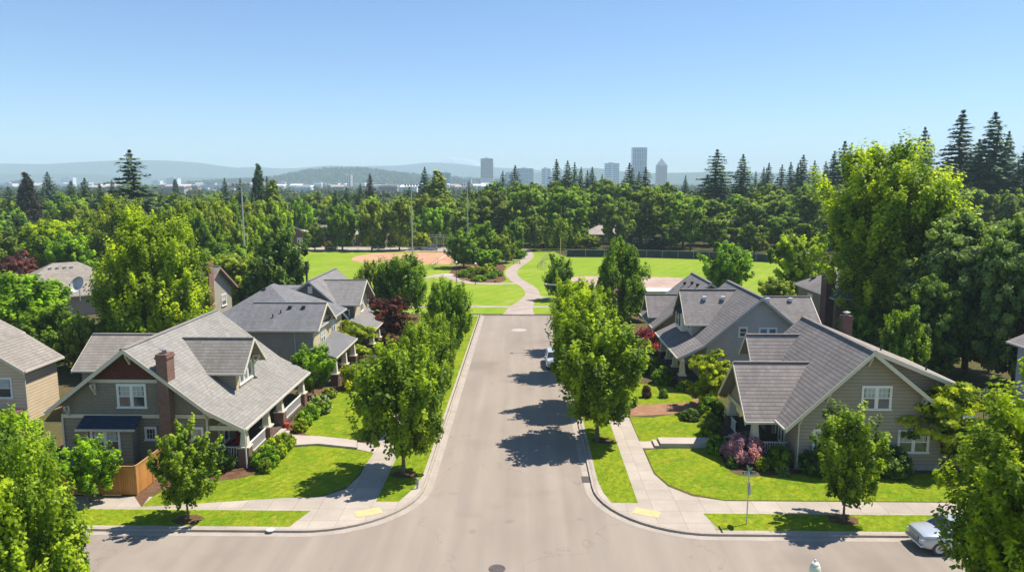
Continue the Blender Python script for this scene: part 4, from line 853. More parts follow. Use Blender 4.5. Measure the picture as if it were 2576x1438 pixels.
plant("layered", 15.6, 60.4, 4.9, 4.2, C_GOLD, "small_tree", "golden layered tree between the two right front gardens")
tree("weeping", 1560, 603, 99, 150, C_MG, "weeping_tree", "tall weeping tree beside the right houses overlapping the ball field")
tree("mid1", 1408, 640, 117.7, 74, C_MG, "small_tree", "small round headed tree on the park grass at the road end")
tree("mid0", 1828, 610, 124, 130, C_BG, "round_tree", "round bright green tree beyond the blue grey house at the field edge")
tree("mid2", 2015, 592, 116, 150, C_YG, "broadleaf_tree", "yellow green tree left of the huge tree by the right field edge")
tree("mid0", 1955, 700, 108, 90, C_OL, "small_tree", "low olive green tree behind the blue grey house wing")
tree("big1", 2262, 365, 82, 360, C_YG, "big_tree", "huge yellow green tree rising above the right houses", rz=1)
tree("dark0", 2460, 545, 72, 310, (.22, .31, .11), "dark_tree", "broad dark green tree right of the huge yellow green tree")
tree("dark0", 2590, 560, 66, 260, (.22, .31, .11), "dark_tree", "dark green tree at the right edge above the pale house", rz=2)
tree("dark0", 2350, 700, 69, 190, C_DG, "dark_tree", "lower dark green tree behind the brick chimney", rz=4)
tree("mid0", 2165, 775, 80, 110, C_BG, "broadleaf_tree", "bright bushy tree beside the tall brick chimney house", rz=4)
tree("mid1", 2280, 770, 66, 110, C_MG, "small_tree", "small green tree behind the shed roof of the taupe bungalow")
# left gardens
tree("big0", 372, 536, 72.5, 262, C_YG, "big_tree", "huge rounded yellow green tree behind the left bungalow")
tree("mid2", 150, 555, 136, 175, C_YG, "broadleaf_tree", "yellow green tree left of the huge rounded tree", rz=2)
tree("mid0", 175, 585, 128, 120, C_BG, "broadleaf_tree", "bright green round tree in front of the yellow green one at left")
tree("big0", 300, 497, 135, 150, C_OL, "broadleaf_tree", "broad olive domed tree behind the huge rounded tree", rz=3)
tree("mid0", 695, 588, 100, 150, C_DG, "dark_tree", "dark green tree at the left edge of the left ball field")
tree("mid2", 600, 640, 108, 170, C_OL, "broadleaf_tree", "grey green tree between the chimney house and the dark field edge tree")
tree("mid0", 560, 610, 122, 130, C_MG, "broadleaf_tree", "green tree behind the cream chimney house")
tree("maple1", 1008, 640, 96, 130, C_MG, "broadleaf_tree", "upright green tree behind the purple leaved trees")
tree("maple2", 930, 655, 100, 80, C_OL, "broadleaf_tree", "thin olive tree beside the upright green tree", rz=1)
tree("layered", 940, 742, 91, 80, C_PUR, "purple_tree", "purple leaved tree beside the cream gable of the third left house", group="purple leaved trees")
tree("layered", 990, 745, 86, 108, (.17, .055, .06), "purple_tree", "larger dark red tree right of the purple one by the left kerb", group="purple leaved trees", rz=2)
tree("layered", 885, 808, 77, 120, C_GOLD, "small_tree", "golden green tree between the second and third left houses")
tree("young1", 783, 868, 62.5, 115, C_BG, "small_tree", "bright green tree at the back porch corner of the left bungalow")
tree("mid1", 310, 795, 69, 120, C_BG, "small_tree", "bright green bush tree above the rear wing roof")
tree("fir2", 195, 770, 72, 50, C_GOLD, "conifer", "thin golden conifer between the tan house and the hip roof house")
tree("mid0", 50, 690, 78, 230, C_BG, "broadleaf_tree", "green tree mass at the left edge below the purple tree")
tree("mid1", 120, 760, 72, 160, C_MG, "broadleaf_tree", "green tree behind the tan house roof", rz=1)
tree("mid2", 20, 690, 90, 120, C_OL, "broadleaf_tree", "olive tree at the left edge beside the weathered hip roof", rz=1)
tree("mid2", 215, 800, 70, 110, C_OL, "broadleaf_tree", "olive garden tree left of the rear wing roof", rz=1)
tree("layered", 45, 632, 112, 90, C_PUR, "purple_tree", "purple leaved tree at the far left edge before the grey roof", group="purple leaved trees")
tree("mid1", 265, 870, 64, 90, C_MG, "small_tree", "green tree in the dark gap left of the rear wing", rz=2)
# left gardens: shrubs
SHR = [("shrub0", -17.35, 46.9, 1.5, 1.9, C_BG, "light green rounded shrub at the front corner of the left porch"), ("shrub1", -17.0, 45.8, .9, 1.0, C_OL, "small olive shrub in front of the left porch pier"),
 ("shrub0", -17.3, 48.4, 1.5, 1.8, C_YG, "second light green shrub along the left porch railing"), ("shrub0", -17.2, 49.9, 1.3, 1.5, C_YG, "yellow green shrub left of the left walk"), ("shrub0", -16.9, 50.6, .9, .9, C_GOLD, "small golden shrub at the left walk edge"),
 ("shrub1", -20.2, 46.0, 1.5, 2.2, C_DG, "dark green bush under the front railing of the left porch"), ("shrub1", -21.3, 45.9, 1.2, 1.4, C_DG, "dark bush beside the brick chimney foot"),
 ("shrub0", -17.1, 53.9, 1.0, 1.2, C_GOLD, "orange tipped shrub right of the left porch steps"), ("shrub0", -17.3, 55.2, 1.25, 1.5, C_BG, "round clipped shrub beyond the left porch steps"), ("shrub0", -17.2, 56.8, 1.3, 1.6, C_BG, "second round clipped shrub beyond the left porch steps"),
 ("shrub1", -15.9, 65.8, 2.3, 2.8, C_GOLD, "pale golden rhododendron before the second left house"), ("shrub0", -15.9, 70.0, 1.7, 1.6, C_MG, "boxy clipped hedge at the second left porch"), ("shrub1", -15.0, 79.8, 2.2, 2.2, (.22, .08, .05), "rust red shrub behind the golden green tree"),
 ("shrub1", -14.6, 75.4, 1.5, 1.7, C_OL, "olive shrub beside the second left walk"), ("shrub1", -13.9, 84.5, 1.5, 1.9, C_MG, "green shrub in front of the third left porch"), ("shrub0", -17.3, 62.8, .9, 1.4, C_OL, "small shrub under the bright green porch corner tree"),
 ("shrub0", 13.6, 50.0, 1.3, 1.7, C_MG, "green shrub beside the right porch steps walk"), ("shrub0", 14.6, 49.7, 1.0, 1.4, C_MG, "green shrub left of the pink maple"), ("shrub0", 13.9, 47.3, .7, .8, C_DG, "small dark round shrub in front of the pink maple"),
 ("shrub0", 15.8, 46.9, .85, .95, C_GOLD, "bright yellow shrub in the right front bed"), ("shrub1", 17.0, 47.2, 1.5, 1.9, C_MG, "variegated green bush under the right porch railing"), ("shrub1", 16.8, 46.5, .8, .8, C_YG, "small yellow green shrub in the red bark of the right bed"),
 ("shrub0", 19.2, 46.3, 1.7, 2.4, C_DG, "large dark round bush left of the right verge tree"), ("shrub0", 21.0, 46.4, 1.3, 1.9, C_DG, "dark bush behind the right verge tree"), ("shrub0", 23.9, 46.3, 1.9, 2.8, C_DG, "broad dark bush below the double window of the taupe bungalow"),
 ("shrub0", 14.4, 55.6, 1.2, 1.3, C_GOLD, "golden orange shrub before the far right porch pier"), ("shrub1", 13.9, 53.6, 1.3, 1.8, C_OL, "pale flowering shrub beside the right garden walk"), ("shrub0", 13.4, 57.2, .9, 1.7, C_DG, "dark low shrub under the golden layered tree"),
 ("shrub0", 15.0, 57.6, 1.9, 2.2, C_MG, "tall green shrub left of the right porch gable"), ("shrub1", 10.8, 63.3, 1.1, 1.0, (.11, .06, .04), "brown red shrub in the bark strip of the right gardens"), ("shrub0", 12.3, 63.2, .8, .9, C_MG, "small green shrub in the bark strip of the right gardens"),
 ("shrub0", 13.1, 67.8, 1.7, 2.1, C_MG, "round green shrub before the blue grey porch"), ("shrub0", 12.7, 70.6, 1.9, 1.8, C_DG, "dark clipped shrub at the blue grey porch steps"), ("shrub0", 12.9, 74.0, 1.9, 2.2, C_DG, "dark shrub beyond the blue grey porch steps"),
 ("shrub1", 12.8, 77.8, 2.2, 2.6, C_OL, "olive flowering shrub left of the blue grey porch"), ("shrub0", 14.3, 65.6, .8, 1.0, C_YG, "small yellow green shrub at the blue grey corner column"), ("shrub1", 11.0, 74.5, 1.0, 1.6, (.3, .24, .12), "straw coloured grass clump by the right sidewalk"),
 ("shrub1", 13.4, 79.6, 3.0, 2.8, (.40, .06, .11), "crimson shrub beside the far right porch"), ("shrub1", 13.0, 83.6, 1.5, 1.9, (.45, .25, .22), "dusty pink shrub behind the crimson one")]
for k, x, y, h, w, c, lab in SHR: plant(k, x, y, h, w, c, "shrub", lab, "shrub", "garden shrubs")
plant("shrub0", -16.9, 58.4, 1.5, 1.9, C_MG, "flowering_shrub", "white flowering shrub at the far end of the left porch", "shrub", flowers=(.7, .7, .6))
plant("shrub0", 16.9, 45.9, .55, .7, C_MG, "flowering_shrub", "low white flowering shrub at the edge of the right bed", "shrub", flowers=(.7, .7, .6))
plant("jmaple", 14.9, 48.3, 1.95, 3.0, (.62, .33, .56), "weeping_maple", "pink weeping maple in front of the right porch")
# park trees
gP = "park trees beside the left infield"
for u, vt, y, w, k, c, lab in [(1166, 578, 162, 92, "mid0", C_MG, "spreading green tree beside the left infield corner"), (1213, 558, 174, 80, "mid1", C_MG, "taller green tree behind the spreading infield tree"), (1272, 590, 172, 60, "mid0", C_OL, "round olive tree left of the winding path"),
    (1290, 556, 184, 58, "hornbeam0", C_MG, "conical green tree beside the top of the winding path"), (1228, 628, 160, 72, "mid2", C_BG, "low bright green tree under the park trees"), (1308, 628, 182, 40, "mid2", C_BG, "small bright bush at the path top")]:
    tree(k, u, vt, y, w, c, "park_tree", lab, group=gP)
gR = "row of park trees behind the left infield"
for u, vt, y, w, k, c, lab in [(790, 563, 203, 66, "mid0", C_OL, "small round olive tree at the left end of the park row"), (858, 514, 203, 78, "hornbeam0", C_MG, "columnar green tree second in the park row"), (932, 505, 202, 76, "hornbeam1", C_OL, "columnar tree third in the park row"),
    (950, 575, 201.5, 42, "hornbeam0", C_MG, "small slim tree beside the third park row tree"), (1002, 498, 203, 80, "hornbeam0", C_OL, "tall olive topped tree fourth in the park row"), (1055, 584, 206, 52, "mid0", C_GOLD, "small golden dome tree beside the backstop"),
    (1095, 522, 214, 84, "mid2", C_BG, "bright green tree behind the backstop"), (1045, 530, 222, 60, "mid1", C_BG, "bright green tree behind the fourth park row tree"), (750, 500, 218, 70, "mid0", C_BG, "bright green dome tree above the small plum house")]:
    tree(k, u, vt, y, w, c, "park_tree", lab, group=gR)
gH = "block of columnar trees left of the ball field"
rd = random.Random(5)
hb_ = [(430, 520, 150), (468, 508, 156), (505, 500, 162), (545, 505, 168), (585, 508, 174), (622, 512, 182), (660, 505, 176), (700, 510, 184), (485, 540, 140), (560, 540, 146), (640, 545, 158), (530, 560, 134), (600, 565, 142), (690, 545, 170)]
for i, (u, vt, y) in enumerate(hb_): tree("hornbeam%d" % (i % 2), u, vt, y, rd.uniform(62, 82), jit(rd.choice([C_OL, C_MG, C_YG]), rd), "columnar_tree", "columnar green tree in the block left of the ball field", group=gH)
tree("willow", 1415, 546, 209, 98, C_YG, "round_tree", "round yellow green tree beyond the path top before the dark oaks")
tree("mid1", 1468, 572, 214, 36, C_MG, "small_tree", "small dark conical tree right of the round yellow green tree"); tree("mid0", 1485, 592, 209, 60, C_OL, "small_tree", "low olive bush tree left of the ranch house")
tree("mid0", 1650, 595, 206, 70, (.07, .12, .06), "dark_tree", "dark bluish shrub tree before the oaks")
tree("mid2", 1900, 585, 196, 60, C_OL, "small_tree", "pale leaved small tree at the dark wood edge")
# oak wood behind the park
gO = "oak wood behind the ball fields"; rd = random.Random(11)
def edge_top(u):
    P = [(1120, 505), (1180, 480), (1250, 455), (1400, 446), (1560, 446), (1640, 455), (1760, 470), (1880, 466), (2000, 455), (2130, 440), (2300, 440), (2700, 440)]
    return float(np.interp(u, [p[0] for p in P], [p[1] for p in P]))
no = 0
for row, (y, st) in enumerate([(212, 11.5), (224, 12), (238, 12), (254, 13), (275, 14), (300, 15)]):
    x = -24 + row * 2; 
    while x < y * .70 + 8:
        yy = y + rd.uniform(-4, 4) - max(0, x - 60) * .16; xx = x + rd.uniform(-2, 2); u = 1321 + xx * F / yy
        if not (row == 0 and (1480 < u < 1600 or 1770 < u < 1850 or u < 1340)) and not (row == 1 and 1490 < u < 1590):
            vt = edge_top(u) + (6 - row) * 5 + rd.uniform(-9, 14); zt = on_y(u, vt, yy)[1]
            o = plant("oak%d" % rd.randint(0, 2), xx, yy, max(9, zt), rd.uniform(11.5, 16), jit(C_OAK if rd.random() < .8 else C_MG, rd, .25), "oak_tree", "dark green oak in the wood behind the ball fields", group=gO); no += 1
        x += st * rd.uniform(.8, 1.2)
for u, vt, y, w in [(1345, 540, 203, 70), (1740, 520, 201, 70), (1555, 500, 203, 90), (1690, 560, 203, 60), (1800, 545, 200, 80), (1880, 560, 190, 70), (1970, 540, 187, 90), (2060, 545, 182, 90)]:
    tree("oak%d" % rd.randint(0, 2), u, vt, y, w, jit(C_OAK, rd, .2), "oak_tree", "dark green oak in the wood behind the ball fields", group=gO)
# conifers that stand out, each by its own top
gF = "tall conifers along the skyline"
CON = [(325, 377, 182, 125, "fir1", C_FIR, "tall ragged fir standing alone on the left skyline"), (648, 416, 235, 44, "sequoia", C_FIR, "narrow dark sequoia above the tall light pole"), (684, 455, 232, 60, "sequoia", C_OL, "shorter olive cone tree right of the narrow sequoia"),
 (64, 437, 235, 60, "sequoia", (.05, .045, .028), "brown tinged conifer near the left edge"), (118, 432, 300, 56, "fir0", C_FIRB, "bluish fir right of the brown tinged conifer"), (212, 448, 240, 70, "fir2", C_FIR, "dark pointed conifer left of the tall ragged fir"), (178, 455, 255, 60, "fir0", C_FIR, "conifer between the bluish fir and the tall ragged fir"), (250, 462, 236, 66, "fir1", C_FIR, "low conifer just left of the tall ragged fir"), (20, 470, 290, 60, "fir0", C_FIRB, "bluish conifer at the very left edge"),
 (604, 450, 225, 50, "fir1", C_FIR, "dark fir left of the first light pole top"), (440, 452, 520, 20, "sequoia", C_FIR, "slim dark conifer before the white buildings"), (930, 437, 330, 44, "fir2", (.05, .045, .025), "brown green fir above the park row"), (906, 462, 320, 34, "fir0", C_FIR, "small fir left of the brown green one"), (843, 478, 262, 46, "fir2", C_FIR, "dark spire conifer above the second park row tree"), (800, 482, 270, 46, "fir2", C_FIR, "dark spire conifer left of its twin"), (872, 470, 300, 40, "fir0", C_FIR, "conifer behind the two dark spires"),
 (1068, 420, 262, 52, "fir0", C_FIR, "dark fir left of the broad cypress"), (1100, 432, 240, 84, "sequoia", C_OL, "broad olive cypress right of the dark fir"), (1030, 470, 300, 50, "fir0", C_FIR, "low dark fir beside the second light pole"), (1180, 455, 380, 30, "fir2", C_FIR, "small fir by the third light pole"), (1168, 475, 300, 40, "fir2", C_FIRB, "short bluish fir left of the oak wood")]
CON2 = [(1296, 416, 290, 44), (1265, 430, 300, 34), (1400, 401, 285, 48), (1428, 404, 280, 46), (1446, 408, 300, 34), (1462, 420, 300, 32), (1490, 420, 300, 40), (1478, 428, 290, 30), (1515, 438, 310, 26), (1584, 410, 262, 56), (1625, 420, 270, 50), (1608, 432, 282, 36), (1725, 440, 330, 22), (1805, 376, 262, 86), (1780, 440, 300, 40), (1870, 388, 270, 60), (1902, 430, 320, 24), (1935, 410, 280, 46), (1922, 420, 290, 30), (1968, 414, 285, 40), (1990, 408, 290, 40), (2022, 390, 275, 56), (2050, 404, 280, 46), (2008, 412, 300, 34), (2078, 406, 300, 36), (2126, 355, 250, 76), (2100, 380, 262, 50), (2328, 320, 245, 66), (2290, 400, 250, 50), (2424, 277, 225, 105), (2505, 282, 215, 110), (2465, 350, 232, 70), (2576, 385, 205, 80), (2540, 330, 240, 60), (2385, 395, 240, 60), (2600, 340, 225, 90)]
ord_ = ["above the left end of the oak wood", "above the middle of the oak wood", "right of the tall glass tower", "left of the huge yellow green tree", "at the right edge above the dark trees"]
for c in CON: tree(c[4], c[0], c[1], c[2], c[3] * (1.5 if c[4][0] == 'f' else 1.2), c[5], "fir_tree", c[6], group=gF)
spec = {1805: "widest fir right of the pointed tower", 1870: "slender fir right of the widest skyline fir", 2126: "bushy topped fir left of the huge yellow green tree", 2328: "fir top peeping above the huge yellow green tree", 2424: "tallest fir right of the huge yellow green tree", 2505: "second tall fir at the right skyline", 1296: "lone fir between the brown tower and the glass block", 1584: "dark fir left of the tall glass tower foot", 1625: "dark fir between the glass tower and the pointed tower", 1400: "fir pair member right of the small blue block"}
for i, (u, vt, y, w) in enumerate(CON2):
    tree("fir%d" % (i % 3), u, vt, y, w * 1.75, jit(C_FIRB if u > 2300 else C_FIR, rd), "fir_tree", spec.get(u, "dark fir " + ord_[0 if u < 1380 else 1 if u < 1560 else 2 if u < 1780 else 3 if u < 2200 else 4]), group=gF)
# suburb trees left: individual crowns receding
gL = "garden trees of the suburb beyond the left houses"; rd = random.Random(21); nL = 0
for row, y in enumerate([130, 145, 162, 182, 205, 228, 250, 275, 305, 340]):
    x = -y * .73
    while x < (-70 if y < 205 else -30 if y < 260 else -18):
        yy = y + rd.uniform(-6, 6); xx = x + rd.uniform(-3, 3); u = 1321 + xx * F / yy
        if not (y < 205 and u > 400) and not (y < 215 and u < 170 and rd.random() < .5) and not (205 <= y <= 240 and 690 < u < 1050):
            h = rd.uniform(9, 14) * (1.06 if y > 220 else .95); k = rd.choice(["mid0", "mid1", "mid2", "oak0", "oak1", "hornbeam0"]); c = rd.choice([C_MG, C_OL, C_YG, C_DG, C_BG, C_OAK, C_OAK])
            if rd.random() < .08: k = "fir%d" % rd.randint(0, 2); c = C_FIR; h *= 1.45
            w = h * (rd.uniform(.75, 1.1) if k[0] != "f" and k[0] != "h" else .45)
            plant(k, xx, yy, h, w, jit(c, rd, .2), "conifer" if k[0] == "f" else "garden_tree", "dark conifer among the suburb trees on the left" if k[0] == "f" else "rounded tree among the suburb trees on the left", group=gL); nL += 1
        x += rd.uniform(8.5, 13) * (1 + row * .04)
print("oaks", no, "suburb", nL)
# short grass standing on the near lawns and verges (one mass: nobody could count it)
def inside(px, py, poly):
    c = np.zeros(len(px), bool); n = len(poly)
    for i in range(n):
        (x0, y0), (x1, y1) = poly[i], poly[(i + 1) % n]
        c ^= ((y0 > py) != (y1 > py)) & (px < (x1 - x0) * (py - y0) / ((y1 - y0) if y1 != y0 else 1e-9) + x0)
    return c
rng = np.random.default_rng(6); GP = []
for poly in LAWNS:
    xs = [max(-31, min(31, p[0])) for p in poly]; ys = [min(75, p[1]) for p in poly]; ar = (max(xs) - min(xs)) * (max(ys) - min(ys)); n = int(ar * 40)
    if n <= 0: continue
    px = rng.uniform(min(xs) - .03, max(xs) + .03, n); py = rng.uniform(min(ys) - .03, max(ys) + .03, n); ok = inside(px + rng.normal(size=n) * .035, py + rng.normal(size=n) * .035, poly) & (rng.uniform(0, 1, n) < np.clip(1.25 - (py - 38) / 34, .12, 1)); GP.append(np.stack([px[ok], py[ok]], 1))
GP = np.concatenate(GP); n = len(GP); tn = .5 + .30 * np.sin(GP[:, 0] * .9 + np.sin(GP[:, 1] * .7) * 2) * np.sin(GP[:, 1] * 1.1 + GP[:, 0] * .4) + rng.normal(size=n) * .05
go = meshobj("lawn_grass", quads("lawn_grass", np.stack([GP[:, 0], GP[:, 1], np.full(n, GZ + .03) + rng.uniform(0, .02, n)], 1), rng.normal(size=(n, 3)) * .10 + [0, 0, .95], rng.uniform(.035, .065, n), tn, [LEAF])); go.color = (.17, .245, .014, 1)
tag(go, "short mown grass on the near lawns", kind="stuff"); print("grass", n)
# distant woods: one mass of crown tufts out to the hills
def woods(name, seed, n, y0, y1, spread, hmin, hmax, col, fir=.35, zf=None, k=26, powr=1.0, xr=None, cls=None, label="distant woods"):
    rng = np.random.default_rng(seed); u = rng.uniform(0, 1, n); inv = (1 / y1) + (1 / y0 - 1 / y1) * u ** powr; y = 1 / inv
    x = rng.uniform(-1, 1, n) * y * spread if xr is None else rng.uniform(xr[0], xr[1], n)
    if cls is not None: ok = cls(x, y, rng); x, y = x[ok], y[ok]; n = len(x)
    H = rng.uniform(hmin, hmax, n); isf = rng.uniform(0, 1, n) < fir; H = np.where(isf, H * 1.35, H); W = np.where(isf, H * .3, H * .75) * rng.uniform(.8, 1.3, n)
    z0 = zf(x, y) if zf else np.zeros(n)
    g = rng.normal(size=(n, k, 3)); g /= np.linalg.norm(g, axis=2, keepdims=True); t = (g[:, :, 2] * .5 + .5)
    rr = np.where(isf[:, None], (1 - t) * 1.15, 1.0); P = np.stack([x[:, None] + g[:, :, 0] * W[:, None] * .5 * rr, y[:, None] + g[:, :, 1] * W[:, None] * .5 * rr, z0[:, None] + H[:, None] * (.22 + .74 * t)], 2)
    nr = g + rng.normal(size=g.shape) * .35 + [0, 0, .3]; tone = rng.uniform(0, 1, n)[:, None] * .8 + rng.uniform(0, .25, (n, k))
    sz = (W * .44)[:, None] * rng.uniform(.7, 1.2, (n, k)) * np.where(isf[:, None], 1.35 * (1.1 - t), 1)
    me = quads(name, P.reshape(-1, 3), nr.reshape(-1, 3), sz.reshape(-1), tone.reshape(-1), [NEEDLE]); o = meshobj(name, me); o.color = (*col, 1)
    return tag(o, label, None, None, "stuff")
def not_city(x, y, rng): return ~((y > 900) & (rng.uniform(0, 1, len(x)) < .45) & (x < 700))
woods("distant_woods", 1, 6500, 350, 1400, .78, 6, 11, (.06, .088, .022), .25, k=24, label="mixed suburban woods stretching away beyond the near trees")
woods("distant_woods", 2, 7500, 1300, 5200, .80, 6, 12, (.045, .068, .024), .4, k=13, cls=not_city, label="far woods reaching to the foot of the hills")
# ------------------------------------------------------------------ HILLS, CITY, HAZE
def ridge(name, y, pts, m, depth, base=-.05, seed=0, rough=1.0, nu=220, label=None):
    """pts: (u, v) skyline measured in the photograph, built as real hills at distance y"""
    rng = np.random.default_rng(seed); us = np.linspace(pts[0][0], pts[-1][0], nu); vsn = np.interp(us, [p[0] for p in pts], [p[1] for p in pts])
    ker = np.array([1, 3, 5, 6, 5, 3, 1.]); ker /= ker.sum(); vsn = np.convolve(np.pad(vsn, 3, mode='edge'), ker, 'valid')
    top = np.array([on_y(u, v, y)[:2] for u, v in zip(us, vsn)]); nr = 26; V = []; 
    ph = rng.uniform(0, 6.28, 12); fx = rng.uniform(.5, 7, 12) / depth * 2; fy = rng.uniform(.5, 7, 12) / depth * 2
    for j in range(nr):
        s = j / (nr - 1) * 2 - 1; yy = y + s * depth; prof = math.cos(s * math.pi / 2) ** 1.1 if abs(s) < 1 else 0
        for i in range(nu):
            x = top[i][0] * (1 + s * depth / y * .5); h = max(0, top[i][1]) * prof
            nz = sum(math.sin(x * fx[k] + yy * fy[k] + ph[k]) for k in range(12)) / 12 * rough * (1 - prof) * top[i][1] * .35 * (prof > 0)
            V.append((x, yy, base + max(0, h + nz)))
    fs = [(j * nu + i, j * nu + i + 1, (j + 1) * nu + i + 1, (j + 1) * nu + i) for j in range(nr - 1) for i in range(nu - 1)]
    o = MB().add(V, fs).build(name, m, smooth=True); return tag(o, label, kind="structure"), top
M_hill = ground_mat("hill woods", (.030, .050, .020), (.05, .07, .028), .01, (.09, .10, .05), (.05, .35), bstr=0)
M_mtn = ground_mat("mountain woods", (.035, .055, .03), (.06, .075, .045), .0009, None, (.004, .2), bstr=0)
hpts = [(560, 461), (640, 457), (700, 452), (740, 445), (770, 436), (800, 431), (850, 428), (900, 427), (940, 430), (960, 434), (1000, 439), (1050, 444), (1100, 449), (1180, 456), (1260, 461)]
hill, htop = ridge("hill", 3500, hpts, M_hill, 500, seed=3, label="wooded hill beyond the city")
def hz(x, y):
    hx = htop[:, 0]; return np.interp(x, hx, np.maximum(0, htop[:, 1])) * np.cos(np.clip((y - 3500) / 500, -1, 1) * math.pi / 2) ** 1.1 * .96
woods("hill_woods", 9, 5200, 3050, 3620, .8, 12, 22, (.035, .055, .02), .7, zf=hz, k=9, xr=(htop[0][0], htop[-1][0]), label="trees covering the wooded hill")
l0 = [(-60, 436), (60, 437), (150, 437), (240, 438), (300, 442), (400, 449), (520, 446), (640, 446), (720, 448), (900, 452)]
ridge("hills", 5600, l0, M_hill, 500, seed=4, label="low dark ridge at the left horizon")
l1 = [(1190, 448), (1300, 440), (1450, 424), (1500, 422), (1540, 428), (1600, 436), (1740, 434), (1820, 430), (1880, 433), (1960, 436), (2060, 434), (2120, 432), (2300, 430), (2700, 428)]
ridge("hills", 5900, l1, M_hill, 500, seed=5, label="low blue ridge behind the towers")
m1 = [(-300, 412), (0, 411), (110, 413), (200, 408), (290, 404), (340, 402), (420, 404), (500, 409), (560, 418), (640, 426), (740, 440), (860, 450), (1000, 456)]
ridge("mountains", 7000, m1, M_mtn, 500, seed=6, label="long blue mountain ridge on the left horizon")
m2 = [(500, 445), (600, 421), (650, 419), (700, 424), (760, 422), (830, 416), (880, 419), (960, 417), (1010, 416), (1060, 410), (1090, 408), (1150, 412), (1220, 420), (1300, 424), (1400, 430), (1600, 436), (1900, 440), (2300, 442)]
ridge("mountains", 8000, m2, M_mtn, 400, seed=7, label="faint distant mountain ridge with a broad summit")
m3 = [(1060, 425), (1085, 414), (1105, 407), (1122, 398), (1136, 395), (1150, 399), (1166, 398), (1184, 403), (1200, 408), (1225, 418), (1250, 426)]
ridge("snow_peak", 8800, m3, ground_mat("snow", (.6, .64, .7), (.4, .44, .5), .004, (.2, .24, .3), (.01, .2), bstr=0), 250, seed=8, nu=90, label="faint snowy peak on the horizon")
# ---- city towers (depth ~2.6 to 3.4 km), each built at its own size
def facade(name, c1, c2, w, h, m, rough=.4):
    mt = bricky(name, c1, tuple(x * 1.15 for x in c1), c2, w, h, m, off=0, rough=rough, patch=.08, bstr=0); return mt
FA = facade("brown grid facade", (.045, .025, .045), (.42, .27, .24), 6.5, 8.5, 1.3); FB = facade("blue glass facade", (.02, .07, .17), (.20, .30, .42), 6.5, 26, 1.0, .15)
FC = facade("white grid facade", (.12, .14, .18), (.65, .62, .6), 9.0, 7.5, 2.2); FD = facade("pink grid facade", (.09, .06, .09), (.52, .33, .32), 7, 7.5, 1.6); FE = facade("banded facade", (.06, .13, .20), (.70, .74, .78), 300, 8, 2.6)
FG = facade("cream rib facade", (.16, .13, .11), (.72, .62, .52), 7.5, 300, 2.4)
M_wht = paint("white building", (.78, .80, .82), .6, .06, scale=.02); M_flat = paint("flat roof", (.4, .4, .4), .8, .1, scale=.02)
def block(u0, u1, vt, y, mat, label, depth=30, name="tower", z0=0, extra=None, roofm=None, cat="tower"):
    x0, zt, _ = on_y(u0, vt, y); x1 = on_y(u1, vt, y)[0]; cx = (x0 + x1) / 2
    r = root(name, (cx, y, 0), label, cat); w = (x1 - x0) / 2
    MB().box(-w, w, 0, depth, z0, zt).build("wall", mat, r); MB().box(-w * .97, w * .97, depth * .03, depth * .97, zt, zt + .6).box(-w * .5, w * .2, depth * .3, depth * .7, zt + .6, zt + 4).build("roof", roofm or M_flat, r)
    if extra: extra(r, w, zt, depth)
    return r
def base_band(r, w, zt, d):
    MB().box(-w - .3, w + .3, -.4, d, 0, zt * .28).build("podium", FC, r)
block(1209, 1240, 399, 3000, FA, "broad brown tower with a fine window grid on the skyline", 45, extra=base_band)
def glass_top(r, w, zt, d):
    mb = MB(); [mb.box(-w + w * 2 * i / 8 - .5, -w + w * 2 * i / 8 + .5, -.7, 0, 0, zt) for i in range(9)]; mb.build("mullions", paint("pale mullion", (.42, .47, .52)), r); MB().box(-w, w, -.5, d, zt, zt + 3.5).build("crown_band", paint("pale band", (.5, .53, .56)), r)
block(1592, 1628, 373, 2900, FB, "tallest blue glass tower on the skyline", 40, extra=glass_top)
def pyr(r, w, zt, d):
    a = -.05; MB().add([(-w, 0, zt + .6), (w, 0, zt + .6), (w, d, zt + .6), (-w, d, zt + .6), (0, d / 2, zt + w * 1.55)], [(0, 1, 4), (1, 2, 4), (2, 3, 4), (3, 0, 4), (3, 2, 1, 0)]).build("spire", paint("slate spire", (.12, .16, .22), .4), r)
block(1654, 1679, 417, 3000, FD, "pink brick tower with a pointed slate top", 40, extra=pyr)
block(1523, 1558, 411, 2800, FE, "wide white banded office block left of the tallest tower", 30)
block(1363, 1385, 424, 2700, FE, "small blue banded block left of the firs", 25); block(1300, 1342, 424, 3100, FB, "low glass block right of the brown tower", 30)
block(1271, 1290, 434, 3100, FB, "pale glass block just right of the brown tower", 30)
block(859, 882, 441, 2500, FG, "cream ribbed tower standing before the wooded hill", 28); block(790, 817, 461, 2300, FD, "short pink block left of the cream tower", 30); block(817, 830, 465, 2300, FC, "white block joined beside the short pink one", 30)
block(1112, 1133, 435, 2500, FB, "dark glass tower left of the brown tower", 25); block(1157, 1186, 451, 2400, FC, "white boxy block with open top floor", 30); block(1104, 1113, 437, 2500, FC, "white stair tower beside the dark glass tower", 20)
block(1186, 1200, 462, 2200, M_wht, "low white block under the brown tower", 20, "city_building", cat="building")
